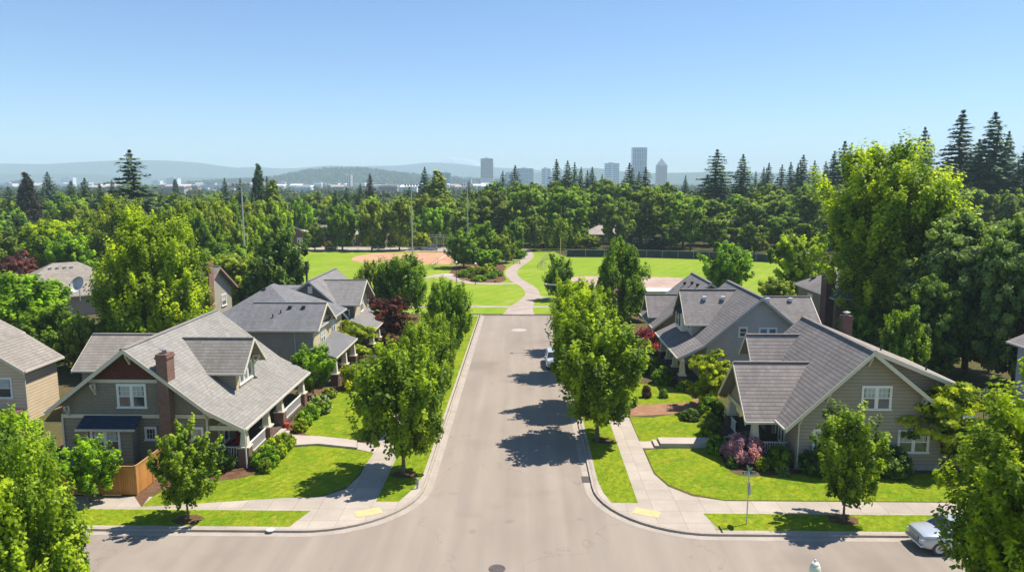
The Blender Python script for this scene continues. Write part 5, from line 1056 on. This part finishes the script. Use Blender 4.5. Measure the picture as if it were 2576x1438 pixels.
# long low arena and white halls
def arena(r, w, zt, d):
    MB().slab([(-w * 1.15, -6, zt + 3), (w * 1.1, -6, zt + 7), (w * 1.1, d, zt + 7), (-w * 1.15, d, zt + 3)], 2).build("canopy_roof", M_wht, r)
block(560, 630, 470, 1250, paint("purple cladding", (.13, .12, .24), .5, .05, scale=.05), "long purple grey arena with a white roof", 50, "arena", extra=arena, cat="arena")
gC = "low white buildings of the city"; rd = random.Random(8)
LB = [(153, 183, 447, 3300), (382, 402, 455, 2600), (418, 446, 449, 2500), (500, 560, 466, 1300), (560, 600, 480, 1150), (600, 640, 482, 1150), (500, 530, 478, 1200), (640, 680, 479, 1400), (713, 735, 470, 1900), (720, 790, 476, 1500), (735, 760, 473, 1700), (838, 862, 466, 2000), (884, 905, 472, 2100), (960, 990, 477, 1800), (1010, 1060, 470, 1700), (1045, 1072, 461, 2300), (1010, 1040, 480, 1400), (1130, 1160, 470, 1900), (1060, 1100, 478, 1500), (25, 60, 456, 2300), (0, 30, 462, 1900), (330, 350, 470, 1800), (250, 268, 463, 2300), (905, 925, 462, 2900), (930, 1000, 462, 3200), (770, 790, 468, 2400), (700, 716, 458, 2900), (645, 668, 466, 2100)]
for i, (u0, u1, v, y) in enumerate(LB):
    m = [M_wht, FE, FC, paint("grey building", (.35, .36, .38), .6, .05, scale=.02)][i % 4 if i > 5 else 0]
    block(u0, u1, v, y, m, "low pale flat roofed building in the distant city", 25, "city_building", cat="building")["group"] = gC
for o in [o for o in scene.objects if o.name.startswith("city_building")]: o["group"] = gC
for i in range(70):   # scattered far roofs among the woods
    y = 1 / rd.uniform(1 / 3600, 1 / 900); u = rd.choice([rd.uniform(0, 700), rd.uniform(650, 1250)]); x = (u - 1321) * y / F; w = rd.uniform(8, 26)
    o = MB().box(-w / 2, w / 2, -6, 6, 0, rd.uniform(8, 15)).slab([(-w / 2 - 1, -7, 12), (w / 2 + 1, -7, 12), (w / 2 + 1, 7, 14.5), (-w / 2 - 1, 7, 14.5)], .6).build("far_building", M_wht if rd.random() < .5 else SH_P, None); o.location = (x, y, 0)
    tag(o, "tiny pale building among the distant woods", "building", "tiny buildings among the distant woods")
# thin cloud puff over the summit
rng = np.random.default_rng(77)
# ------------------------------------------------------------------ STREET FURNITURE, CARS, PARK THINGS
M_galv = paint("galvanised steel", (.50, .52, .54), .45, .1, .6); M_dgr = paint("dark metal", (.05, .05, .055), .5); M_green = paint("sign green", (.012, .14, .085), .4, .03)
def light_pole(u, v, y, label):
    x, _, _ = on_y(u, v, y); zt = on_y(u, 470, y)[1]; r = root("light_pole", (x, y, GZ), label, "light pole", "tall sports light poles")
    MB().tube([(0, 0, 0), (0, 0, 3.2)], .20, 10).tube([(0, 0, 3.2), (0, 0, zt)], [.17, .11], 10).build("pole", M_galv, r)
    MB().beam((-1.6, 0, zt), (1.6, 0, zt), .12, .12).beam((-1.2, 0, zt - .8), (1.2, 0, zt - .8), .1, .1).build("crossarm", M_galv, r)
    for i, dx in enumerate((-1.4, -.7, 0, .7, 1.4)): MB().lathe((dx, -.15, zt + .08), [(.1, 0), (.28, .2), (.26, .45), (.1, .5)], 10).build("lamp", M_vent, r)
light_pole(616, 640, 133, "tall steel sports light pole left of the ball field"); light_pole(1038, 654, 179, "tall steel sports light pole on the left infield edge"); light_pole(1177, 623, 213, "thin sports light pole behind the park trees")
r = root("street_lamp", (5.15, 82.0, GZ), "grey cobra head street lamp reaching over the road from the right verge", "street lamp")
MB().tube([(0, 0, 0), (0, 0, 7.2)], [.11, .07], 10).build("pole", M_galv, r); MB().tube([(0, 0, 6.6), (-.8, 0, 7.15), (-1.8, 0, 7.4), (-2.6, 0, 7.45)], .05, 8).build("arm", M_galv, r); MB().lathe((0, 0, 0), [(.06, -.1), (.17, -.05), (.2, .05), (.1, .12)], 12).build("lamp_head", M_vent, r).location = (-2.8, 0, 7.45)
# sign post with street name blades and the back of a stop sign
sx, sy = G(1878, 1318); r = root("street_sign", (sx, sy, GZ), "street name sign with green blades on a thin post in the right verge", "street sign")
MB().tube([(0, 0, 0), (0, 0, 3.25)], .035, 8).build("post", M_galv, r)
b1 = MB().box(-.36, .36, -.012, .012, 2.9, 3.1).build("name_blade", M_green, r); b2 = MB().box(-.012, .012, -.4, .4, 3.13, 3.32).build("name_blade", M_green, r)
def text(s_, size, loc, m, parent, rot=(math.pi / 2, 0, 0), name="lettering"):
    c = bpy.data.curves.new(name, 'FONT'); c.body = s_; c.size = size; c.extrude = .002; c.align_x = 'CENTER'; c.align_y = 'CENTER'; c.materials.append(m)
    o = bpy.data.objects.new(name, c); scene.collection.objects.link(o); bpy.context.view_layer.update(); me = bpy.data.meshes.new_from_object(o.evaluated_get(bpy.context.evaluated_depsgraph_get())); bpy.data.objects.remove(o); o = bpy.data.objects.new(name, me); scene.collection.objects.link(o); o.parent = parent; o.location = loc; o.rotation_euler = rot; return o
text("Eand'", .17, (-.10, -.015, 3.0), M_white, b1); text("10", .10, (.25, -.015, 3.0), M_white, b1)
MB().box(-.355, .355, -.0135, -.0125, 3.08, 3.095).box(-.355, .355, -.0135, -.0125, 2.905, 2.92).build("edge_line", M_white, b1)
pts = [(.38 * math.cos(R_(22.5 + 45 * i)), .38 * math.sin(R_(22.5 + 45 * i))) for i in range(8)]
MB().slab([(.04, a, 2.1 + b) for a, b in pts], .004, (1, 0, 0)).build("stop_panel", M_galv, r); MB().slab([(.0445, a * .97, 2.1 + b * .97) for a, b in pts], .002, (1, 0, 0)).build("stop_face", paint("sign red", (.4, .02, .02), .4), r)
# globe lamp at the bottom
lx, _, _ = on_y(2051, 1420, 26.6); r = root("globe_lamp", (lx, 26.6, GZ + 1.15), "white acorn globe lamp top at the bottom edge of the road", "street lamp")
MB().lathe((0, 0, 0), [(.16, 0), (.14, .5), (.06, .6), (.05, 2.7)], 12).tube([(0, 0, -1.15), (0, 0, 0)], .15, 12).build("post", M_dgr, r); MB().lathe((0, 0, 2.7), [(.12, 0), (.15, .05), (.20, .14), (.215, .30), (.19, .46), (.14, .55)], 20).build("globe", paint("opal globe", (.78, .75, .66), .3), r, smooth=True); MB().lathe((0, 0, 3.25), [(.16, 0), (.13, .05), (.05, .1), (.03, .18)], 16).build("finial", paint("lamp cap", (.7, .68, .62), .4), r)
# fences
M_cedar = bricky("cedar boards", (.56, .26, .07), (.46, .20, .055), (.10, .05, .02), .14, 6, .008, off=0, rough=.75, patch=.25, bstr=.4); M_cedart = paint("cedar trim", (.42, .22, .08), .7, .15); M_oldw = bricky("old fence boards", (.13, .10, .085), (.10, .08, .07), (.04, .03, .03), .15, 6, .01, off=0, rough=.9, patch=.25)
def wood_fence(pts, h, m, mt, label, name="wooden_fence", z=GZ):
    r = root(name, (pts[0][0], pts[0][1], z), label, "fence"); ox, oy = pts[0]
    for (x0, y0), (x1, y1) in zip(pts[:-1], pts[1:]):
        L_ = math.hypot(x1 - x0, y1 - y0); n = max(1, round(L_ / 2.4))
        for i in range(n):
            a, b = i / n, (i + 1) / n; p = (x0 - ox + (x1 - x0) * a, y0 - oy + (y1 - y0) * a); q = (x0 - ox + (x1 - x0) * b, y0 - oy + (y1 - y0) * b)
            MB().beam((*p, h / 2), (*q, h / 2), .03, h - .1).build("panel", m, r)
            MB().beam((*p, h), (*q, h), .10, .05).beam((*p, h - .12), (*q, h - .12), .05, .10).build("rail", mt, r)
            MB().box(p[0] - .06, p[0] + .06, p[1] - .06, p[1] + .06, 0, h + .08).build("post", mt, r)
    p = (pts[-1][0] - ox, pts[-1][1] - oy); MB().box(p[0] - .06, p[0] + .06, p[1] - .06, p[1] + .06, 0, h + .08).build("post", mt, r)
    return r
wood_fence([(-30.5, 42.1), (-23.55, 42.1), (-23.55, 46.0)], 1.85, M_cedar, M_cedart, "orange cedar privacy fence joining the left bungalow chimney")
wood_fence([(27.8, 58.5), (34, 60), (45, 60)], 1.8, M_oldw, M_oldw, "weathered dark board fence behind the taupe bungalow"); wood_fence([(-38, 64.5), (-31, 64.5)], 1.7, M_oldw, M_oldw, "weathered brown board fence between the tan house and the rear wing")
# outfield fence with dark screen
M_scr = paint("dark windscreen cloth", (.018, .028, .045), .8, .3, scale=.8); M_yel = paint("yellow cap", (.55, .42, .05), .5)
of = [(10.6, 185.4), (20, 184.9), (30.5, 184.2), (38, 182.4), (45, 179.8), (52, 177), (58.2, 174), (63, 170)]
r = root("outfield_fence", (10.6, 185.4, GZ), "long dark screened outfield fence along the far side of the right field", "fence")
for a, b in zip(of[:-1], of[1:]):
    p = (a[0] - of[0][0], a[1] - of[0][1]); q = (b[0] - of[0][0], b[1] - of[0][1]); MB().beam((*p, .95), (*q, .95), .04, 1.8).build("screen", M_scr, r); MB().beam((*p, 1.9), (*q, 1.9), .06, .06).build("rail", M_galv, r)
    for t in (0, .5): MB().tube([(p[0] + (q[0] - p[0]) * t, p[1] + (q[1] - p[1]) * t, 0), (p[0] + (q[0] - p[0]) * t, p[1] + (q[1] - p[1]) * t, 1.95)], .04, 6).build("post", M_galv, r)
def chain_fence(pts, h, cap, label, name="chain_link_fence", mesh=.35, z=GZ):
    r = root(name, (pts[0][0], pts[0][1], z), label, "fence"); ox, oy = pts[0]; mb = MB(); pb = MB(); cb = MB()
    for (x0, y0), (x1, y1) in zip(pts[:-1], pts[1:]):
        P = lambda t, zz: (x0 - ox + (x1 - x0) * t, y0 - oy + (y1 - y0) * t, zz); L_ = math.hypot(x1 - x0, y1 - y0); n = max(2, int(L_ / mesh))
        for i in range(n + 1): mb.beam(P(i / n, 0), P(i / n, h), .012, .012, up=(1, 0, 0))
        for i in range(1, int(h / mesh)): mb.beam(P(0, i * mesh), P(1, i * mesh), .012, .012)
        cb.beam(P(0, h), P(1, h), .09, .09)
        k = max(1, round(L_ / 3))
        for i in range(k): pb.tube([P(i / k, 0), P(i / k, h + .05)], .04, 6)
    mb.build("wire_mesh", M_galv, r); cb.build("top_rail", cap, r); pb.build("posts", M_galv, r); return r
chain_fence([(-21.3, 148), (-20.9, 156), (-20.5, 164), (-20.1, 172)], 1.25, M_yel, "yellow capped chain link fence beside the left infield")
chain_fence([(1.2, 198.2), (12, 197.6), (24, 196.5), (33, 194.5)], .9, M_yel, "long yellow capped low fence behind the right field corner", mesh=.5)
chain_fence(spline([(4.6, 158), (3.6, 162), (3.9, 170), (5.5, 179), (7.6, 185), (10.6, 185.6)], 3), 1.5, paint("tan rail", (.35, .26, .17)), "curved tan railed fence at the left end of the right field", mesh=.4)
chain_fence([(-54, 199.4), (-40, 199.6), (-27, 200)], 1.2, M_galv, "low chain link fence between the left infield and the parking road", mesh=.5)
# backstop
bx, by = -25.9, 200.0; r = root("backstop", (bx, by, GZ), "tall wire mesh baseball backstop behind the left infield", "backstop"); mb = MB(); fr = MB()
for i in range(12): mb.beam((i * .5, 0, 0), (i * .5, 0, 4), .03, .03, up=(0, 1, 0))
for i in range(9): mb.beam((0, 0, i * .5), (5.5, 0, i * .5), .03, .03)
for x in (0, 1.8, 3.7, 5.5): fr.tube([(x, 0, 0), (x, 0, 4.0), (x, -1.0, 4.6)], .07, 6)
fr.beam((0, 0, 4), (5.5, 0, 4), .1, .1); fr.beam((0, 0, 2), (5.5, 0, 2), .08, .08); fr.beam((0, -1, 4.6), (5.5, -1, 4.6), .08, .08)
mb.build("wire_mesh", M_galv, r); fr.build("frame", paint("pale frame", (.5, .5, .48)), r)
x, y = G(1407, 640); r = root("foul_pole", (x, 185.8, GZ), "yellow foul pole at the left end of the dark outfield fence", "foul pole"); MB().tube([(0, 0, 0), (0, 0, 4.6)], .09, 8).build("pole", paint("pale yellow pole", (.7, .52, .28)), r)
# park lamps, bench, table, bushes in the island bed
for u, v, lab in ((1196, 716, "short dark park lamp among the round island bushes"), (1148, 712, "short dark park lamp left of the island bed")):
    x, y = G(u, v); r = root("park_lamp", (x, y, GZ), lab, "park lamp", "short park lamps"); MB().tube([(0, 0, 0), (0, 0, 3.6)], [.07, .05], 8).build("post", M_dgr, r); MB().lathe((0, 0, 3.6), [(.12, 0), (.24, .3), (.3, .34), (.05, .55)], 10).build("lantern", M_vent, r)
x, y = G(*r6(1810, 905)); r = root("picnic_table", (x, y, GZ), "pale picnic table under the park trees beside the path", "table"); MB().box(-.9, .9, -.4, .4, .72, .78).build("table_top", M_white, r)
for s in (-1, 1): MB().box(-.9, .9, s * .75 - .14, s * .75 + .14, .42, .47).build("bench_seat", M_white, r); MB().beam((s * .6, -.7, .02), (s * .6, 0, .72), .06, .06).beam((s * .6, .7, .02), (s * .6, 0, .72), .06, .06).build("leg", M_galv, r)
x, y = G(*r6(1880, 915)); r = root("rail_fence", (x, y, GZ), "short dark rail fence by the park path", "fence"); [MB().box(i - .05, i + .05, -.05, .05, 0, 1.0).build("post", M_oldw, r) for i in (-1.5, 0, 1.5)]; MB().beam((-1.5, 0, .85), (1.5, 0, .85), .05, .12).beam((-1.5, 0, .45), (1.5, 0, .45), .05, .12).build("rail", M_oldw, r)
for i, (a, b, w, h, c, lab) in enumerate([(1510, 1005, 2.6, 1.5, C_BG, "round clipped bush at the left end of the island bed"), (1570, 985, 2.6, 1.6, C_YG, "bright bush second in the island bed"), (1625, 985, 2.4, 1.5, C_YG, "bright bush in the middle of the island bed"), (1690, 985, 3.4, 2.2, C_GOLD, "largest golden bush of the island bed"), (1765, 1000, 2.2, 1.3, C_MG, "dark bush at the right end of the island bed"), (1715, 1015, 2.7, 1.3, C_BG, "low green bush before the golden bush"), (1620, 1035, 3.2, 1.1, C_BG, "low spreading bush at the front of the island bed"), (1745, 1045, .5, .4, C_OL, "tiny shrub tuft at the front right of the bed"), (1575, 1015, 1.8, 1.0, (.2, .16, .07), "rusty low bush beside the park lamp")]):
    x, y = G(*r6(a, b)); plant("shrub0", x, y, h, w, c, "island_bush", lab, "bush", "bushes in the park island bed")
rd = random.Random(3)
for i in range(9):
    x = -66 + i * 4.6 + rd.uniform(-1, 1); plant("shrub1", x, 213 + rd.uniform(0, 5), rd.uniform(1, 1.7), rd.uniform(2.5, 4), (.33, .25, .06) if i % 3 else C_OL, "dry_bush", "dry golden bush behind the parking road", "bush", "dry bushes behind the parking road")
for u, v, w in ((832, 628, 3.4), (1147, 632, 3.2)): x, y = G(u, v); plant("shrub0", x, y, 1.6, w, C_DG, "clipped_hedge", "dark clipped hedge block beside the parking road, %s" % ("left end" if u < 900 else "by the backstop"), "hedge")
# mulch rings
for x, y, lab in ((-18.98, 38.95, "left"), (18.0, 39.55, "right"), (-7.85, 45.6, "left kerb"), (5.75, 52.2, "right kerb")):
    sheet("mulch_ring", [(x + .85 * math.cos(i * .35) * (1 + .12 * math.sin(i * 2.1)), y + .62 * math.sin(i * .35) * (1 + .1 * math.cos(i * 3.3))) for i in range(18)], GZ + .02, M_mulch)
# utility poles and cable
for (xa, ya, xb, yb, ha, hb_2, lab) in ((-88, 140, -72, 141, 7.6, 8.2, "thin service cable crossing the tree gap at left"), (-62, 250, -40, 246, 9.6, 9.4, "power cable before the bright dome tree")):
    MB().tube([(xa + (xb - xa) * i / 10, ya + (yb - ya) * i / 10, ha + (hb_2 - ha) * i / 10 - .35 * math.sin(math.pi * i / 10)) for i in range(11)], .035, 5).build("power_cable", M_galv, None).update_tag()
    tag(scene.objects[-1], lab, "cable")
for x, y, lab in ((-51, 249, "wooden utility pole behind the small plum house"), (-88, 140, "wooden utility pole behind the yellow green trees at left"), (-72, 141, "wooden utility pole behind the huge rounded tree")):
    r = root("utility_pole", (x, y, 0), lab, "utility pole", "wooden utility poles"); MB().tube([(0, 0, 0), (0, 0, 10)], [.16, .11], 8).build("pole", M_barkd, r); MB().beam((-1.2, 0, 9.4), (1.2, 0, 9.4), .1, .12).build("crossarm", M_barkd, r)
# satellite dish on the hip roof
r = root("satellite_dish", (-60.4, 97.6, 3.6), "large pale satellite dish on the weathered hip roof corner", "satellite dish", rz=R_(-20))
d = MB().lathe((0, 0, 0), [(.05, 0), (.7, .12), (1.15, .38), (1.2, .40), (.7, .15), (.05, .03)], 24).build("dish", paint("pale dish", (.55, .54, .5), .5), r, smooth=True); d.location = (0, 0, 1.5); d.rotation_euler = (R_(62), 0, 0)
MB().tube([(0, 0, -.6), (0, .1, 1.5)], .06, 8).build("mast", M_galv, r); MB().tube([(0, -.1, 1.0), (0, -1.3, 1.7)], .03, 6).lathe((0, -1.35, 1.65), [(.08, 0), (.08, .2)], 8).build("feed_arm", M_dgr, r)
# closed parasol and garden things behind the right fence
x, z, _ = on_y(2483, 950, 57); r = root("closed_parasol", (x, 57, GZ), "closed blue parasol beside the weathered right fence", "parasol"); MB().tube([(0, 0, 0), (0, 0, 2.9)], .03, 6).build("pole", M_dgr, r); MB().lathe((0, 0, .9), [(.1, 0), (.2, .25), (.17, .9), (.12, 1.5), (.03, 2.0)], 9).build("canopy", paint("blue cloth", (.10, .17, .30), .8), r)
r = root("trampoline_tent", (34.5, 58.2, GZ), "small turquoise play tent behind the taupe bungalow", "play tent"); MB().lathe((0, 0, 1.2), [(.7, 0), (.66, .3), (.45, .65), (.1, .85)], 12).build("canopy", paint("turquoise cloth", (.08, .42, .50), .6), r, smooth=True); MB().box(-1.6, 1.9, -.5, .6, 0, .1).box(-.6, .6, -.4, .4, .1, 1.2).build("base", paint("dark blue base", (.05, .09, .16)), r)
# porch things
r = root("porch_chair", (-19.6, 48.3, .55), "red cushioned lounge chair on the left porch", "chair"); M_redc = paint("red cushion", (.33, .02, .025), .8)
MB().box(-.4, .4, -.4, .4, .25, .45).build("seat", M_redc, r, bevel=.05); b = MB().box(-.4, .4, .28, .45, .4, 1.0).build("backrest", M_redc, r, bevel=.05); MB().box(-.5, -.4, -.4, .45, 0, .62).build("armrest", M_redc, r, bevel=.04); MB().box(.4, .5, -.4, .45, 0, .62).build("armrest", M_redc, r, bevel=.04); MB().box(-.45, .45, -.35, .4, 0, .25).build("frame", M_dgr, r)
r = root("porch_chair", (-20.2, 49.8, .55), "second red lounge chair deeper on the left porch", "chair")
MB().box(-.4, .4, -.4, .4, .25, .45).build("seat", M_redc, r, bevel=.05); MB().box(-.4, .4, .28, .45, .4, 1.0).build("backrest", M_redc, r, bevel=.05); MB().box(-.45, .45, -.35, .4, 0, .25).build("frame", M_dgr, r)
r = root("red_planter", (-18.2, 53.95, .3), "small red planter at the left porch steps", "planter"); MB().lathe((0, 0, 0), [(.13, 0), (.2, .4), (.22, .42)], 12).build("pot", paint("red glaze", (.5, .04, .02), .3), r); 
r = root("swing_bench", (17.1, 49.6, .62), "dark wooden bench on the right porch", "bench"); MB().box(-.6, .6, -.25, .25, .38, .45).build("seat", M_dgr, r); MB().box(-.6, .6, .2, .26, .45, .95).build("backrest", M_dgr, r); [MB().box(s - .04, s + .04, -.22, .22, 0, .38).build("leg", M_dgr, r) for s in (-.55, .55)]
r = root("rubbish_bin", (-29.9, 46.1, GZ), "blue bin beside the left bungalow bay", "bin"); MB().frustum(0, 0, 0, .9, .25, .31).build("body", paint("blue plastic", (.02, .05, .22), .5), r); MB().box(-.33, .33, -.35, .33, .9, .97).build("lid", paint("blue plastic", (.02, .05, .22), .5), r)
# ---- cars
def car(x, y, rz, col, label, name="parked_car"):
    r = root(name, (x, y, .0), label, "car", rz=rz); pm = bpy.data.materials.new("car paint"); pm.use_nodes = True; b = pm.node_tree.nodes["Principled BSDF"]
    b.inputs["Base Color"].default_value = (*col, 1); b.inputs["Metallic"].default_value = .35; b.inputs["Roughness"].default_value = .28; b.inputs["Coat Weight"].default_value = .6
    # body: stations along length (x), cross-section half widths
    st = [(-2.28, .42, .80, .66), (-2.20, .34, .93, .80), (-1.9, .30, 1.0, .90), (-1.0, .28, 1.03, .92), (0, .28, 1.03, .92), (1.2, .28, 1.0, .92), (2.0, .32, .98, .90), (2.22, .40, .92, .82), (2.3, .5, .8, .68)]
    V = []; Fc = []
    for (sx_, zb, zs, w) in st:
        V += [(sx_, -w * .94, zb), (sx_, -w, zb + .2), (sx_, -w, zs - .18), (sx_, -w * .9, zs), (sx_, -w * .5, zs + .045), (sx_, 0, zs + .055), (sx_, w * .5, zs + .045), (sx_, w * .9, zs), (sx_, w, zs - .18), (sx_, w, zb + .2), (sx_, w * .94, zb)]
    n = 11
    for i in range(len(st) - 1):
        for k in range(n): Fc.append((i * n + k, i * n + (k + 1) % n, (i + 1) * n + (k + 1) % n, (i + 1) * n + k))
    Fc += [tuple(range(n - 1, -1, -1)), tuple((len(st) - 1) * n + k for k in range(n))]
    bd = MB().add(V, Fc).build("body", pm, r, smooth=True, bevel=.02)
    # greenhouse: cabin
    cab = [(-1.25, .86, .98), (-.55, .70, 1.50), (.2, .70, 1.56), (1.35, .69, 1.52), (2.05, .80, 1.0)]
    V = []; 
    for sx_, w, zt in cab: V += [(sx_, -w, zt), (sx_, w, zt)]
    base_ = [(-1.25, -.86, .98), (2.05, -.82, .98), (2.05, .82, .98), (-1.25, .86, .98)]
    g = MB(); sec = [(-.55, .69, 1.50), (.2, .70, 1.56), (1.35, .69, 1.52)]
    g.add([(-1.28, -.84, .99), (-1.28, .84, .99), (-.58, .68, 1.49), (-.58, -.68, 1.49), (1.42, -.68, 1.49), (1.42, .68, 1.49), (2.08, .80, 1.0), (2.08, -.80, 1.0)], [(0, 3, 2, 1), (0, 7, 4, 3), (1, 2, 5, 6), (4, 7, 6, 5), (3, 4, 5, 2)])
    g.build("windows", glass_mat("car glass", (.02, .025, .03)), r)
    rf = MB().slab([(-.56, -.70, 1.53), (1.45, -.70, 1.53), (1.45, .70, 1.53), (-.56, .70, 1.53)], .06).build("roof", pm, r, bevel=.03)
    for s in (-1, 1):
        for (a, z0), (c, z1) in (((-1.3, 1.0), (-.56, 1.5)), ((.35, 1.0), (.35, 1.5)), ((1.42, 1.5), (2.1, 1.0))): MB().beam((a, s * (.85 if z0 < 1.2 else .69), z0), (c, s * (.69 if z1 > 1.2 else .82), z1), .05, .07).build("pillar", pm, r)
    for sx_ in (-1.45, 1.4):
        for s in (-1, 1):
            w = MB().lathe((0, 0, -.11), [(.22, 0), (.33, .0), (.35, .03), (.35, .19), (.33, .22), (.22, .22)], 20).build("wheel", M_dgr, r); w.location = (sx_, s * .82, .35); w.rotation_euler = (math.pi / 2, 0, 0)
            rm = MB().lathe((0, 0, -.12), [(.2, 0), (.22, .24)], 14).build("rim", M_galv, w)
    for s in (-1, 1):
        MB().box(-2.3, -2.12, s * .62 - .17, s * .62 + .17, .62, .78).build("headlight", paint("headlight lens", (.6, .62, .6), .1, .05, 0, .8), r, bevel=.03)
        MB().box(2.2, 2.31, s * .72 - .1, s * .72 + .1, .7, .95).build("tail_light", paint("red lens", (.35, .01, .01), .2), r, bevel=.02); MB().box(-.9, -.7, s * .98 - .08, s * .98 + .08, 1.0, 1.14).build("mirror", pm, r, bevel=.03)
    gr = MB(); [gr.box(-2.33, -2.24, -.42, .42, .60 + .06 * i, .625 + .06 * i) for i in range(4)]; gr.build("grille", M_galv, r); MB().box(-2.315, -2.2, -.44, .44, .57, .82).build("grille_back", M_dgr, r); MB().box(-2.36, -2.15, -.8, .8, .36, .50).build("bumper", pm, r, bevel=.04); MB().box(-2.375, -2.36, -.16, .16, .38, .48).build("number_plate", M_white, r)
    return r
car(22.75, 36.75, 0, (.50, .54, .58), "silver car parked at the right kerb of the cross street under the corner tree")
car(3.1, 75.2, R_(90), (.62, .64, .68), "white car parked at the right kerb up the street")
car(-26.5, 203.5, R_(8), (.25, .25, .27), "grey car parked on the far parking road")
# ------------------------------------------------------------------ HAZE (kept last: it must close round everything built)
mb = MB().box(-8600, 8600, -70, 9300, -1.5, 300); hm = bpy.data.materials.new("haze air"); hm.use_nodes = True; t = hm.node_tree; t.nodes.remove(t.nodes["Principled BSDF"])
pv = t.nodes.new("ShaderNodeVolumePrincipled"); pv.inputs["Color"].default_value = (.68, .88, 1.0, 1); pv.inputs["Density"].default_value = HAZE; pv.inputs["Anisotropy"].default_value = .0
t.links.new(pv.outputs[0], t.nodes["Material Output"].inputs["Volume"]); hz_ = mb.build("haze", hm); tag(hz_, "pale blue summer haze", kind="stuff")
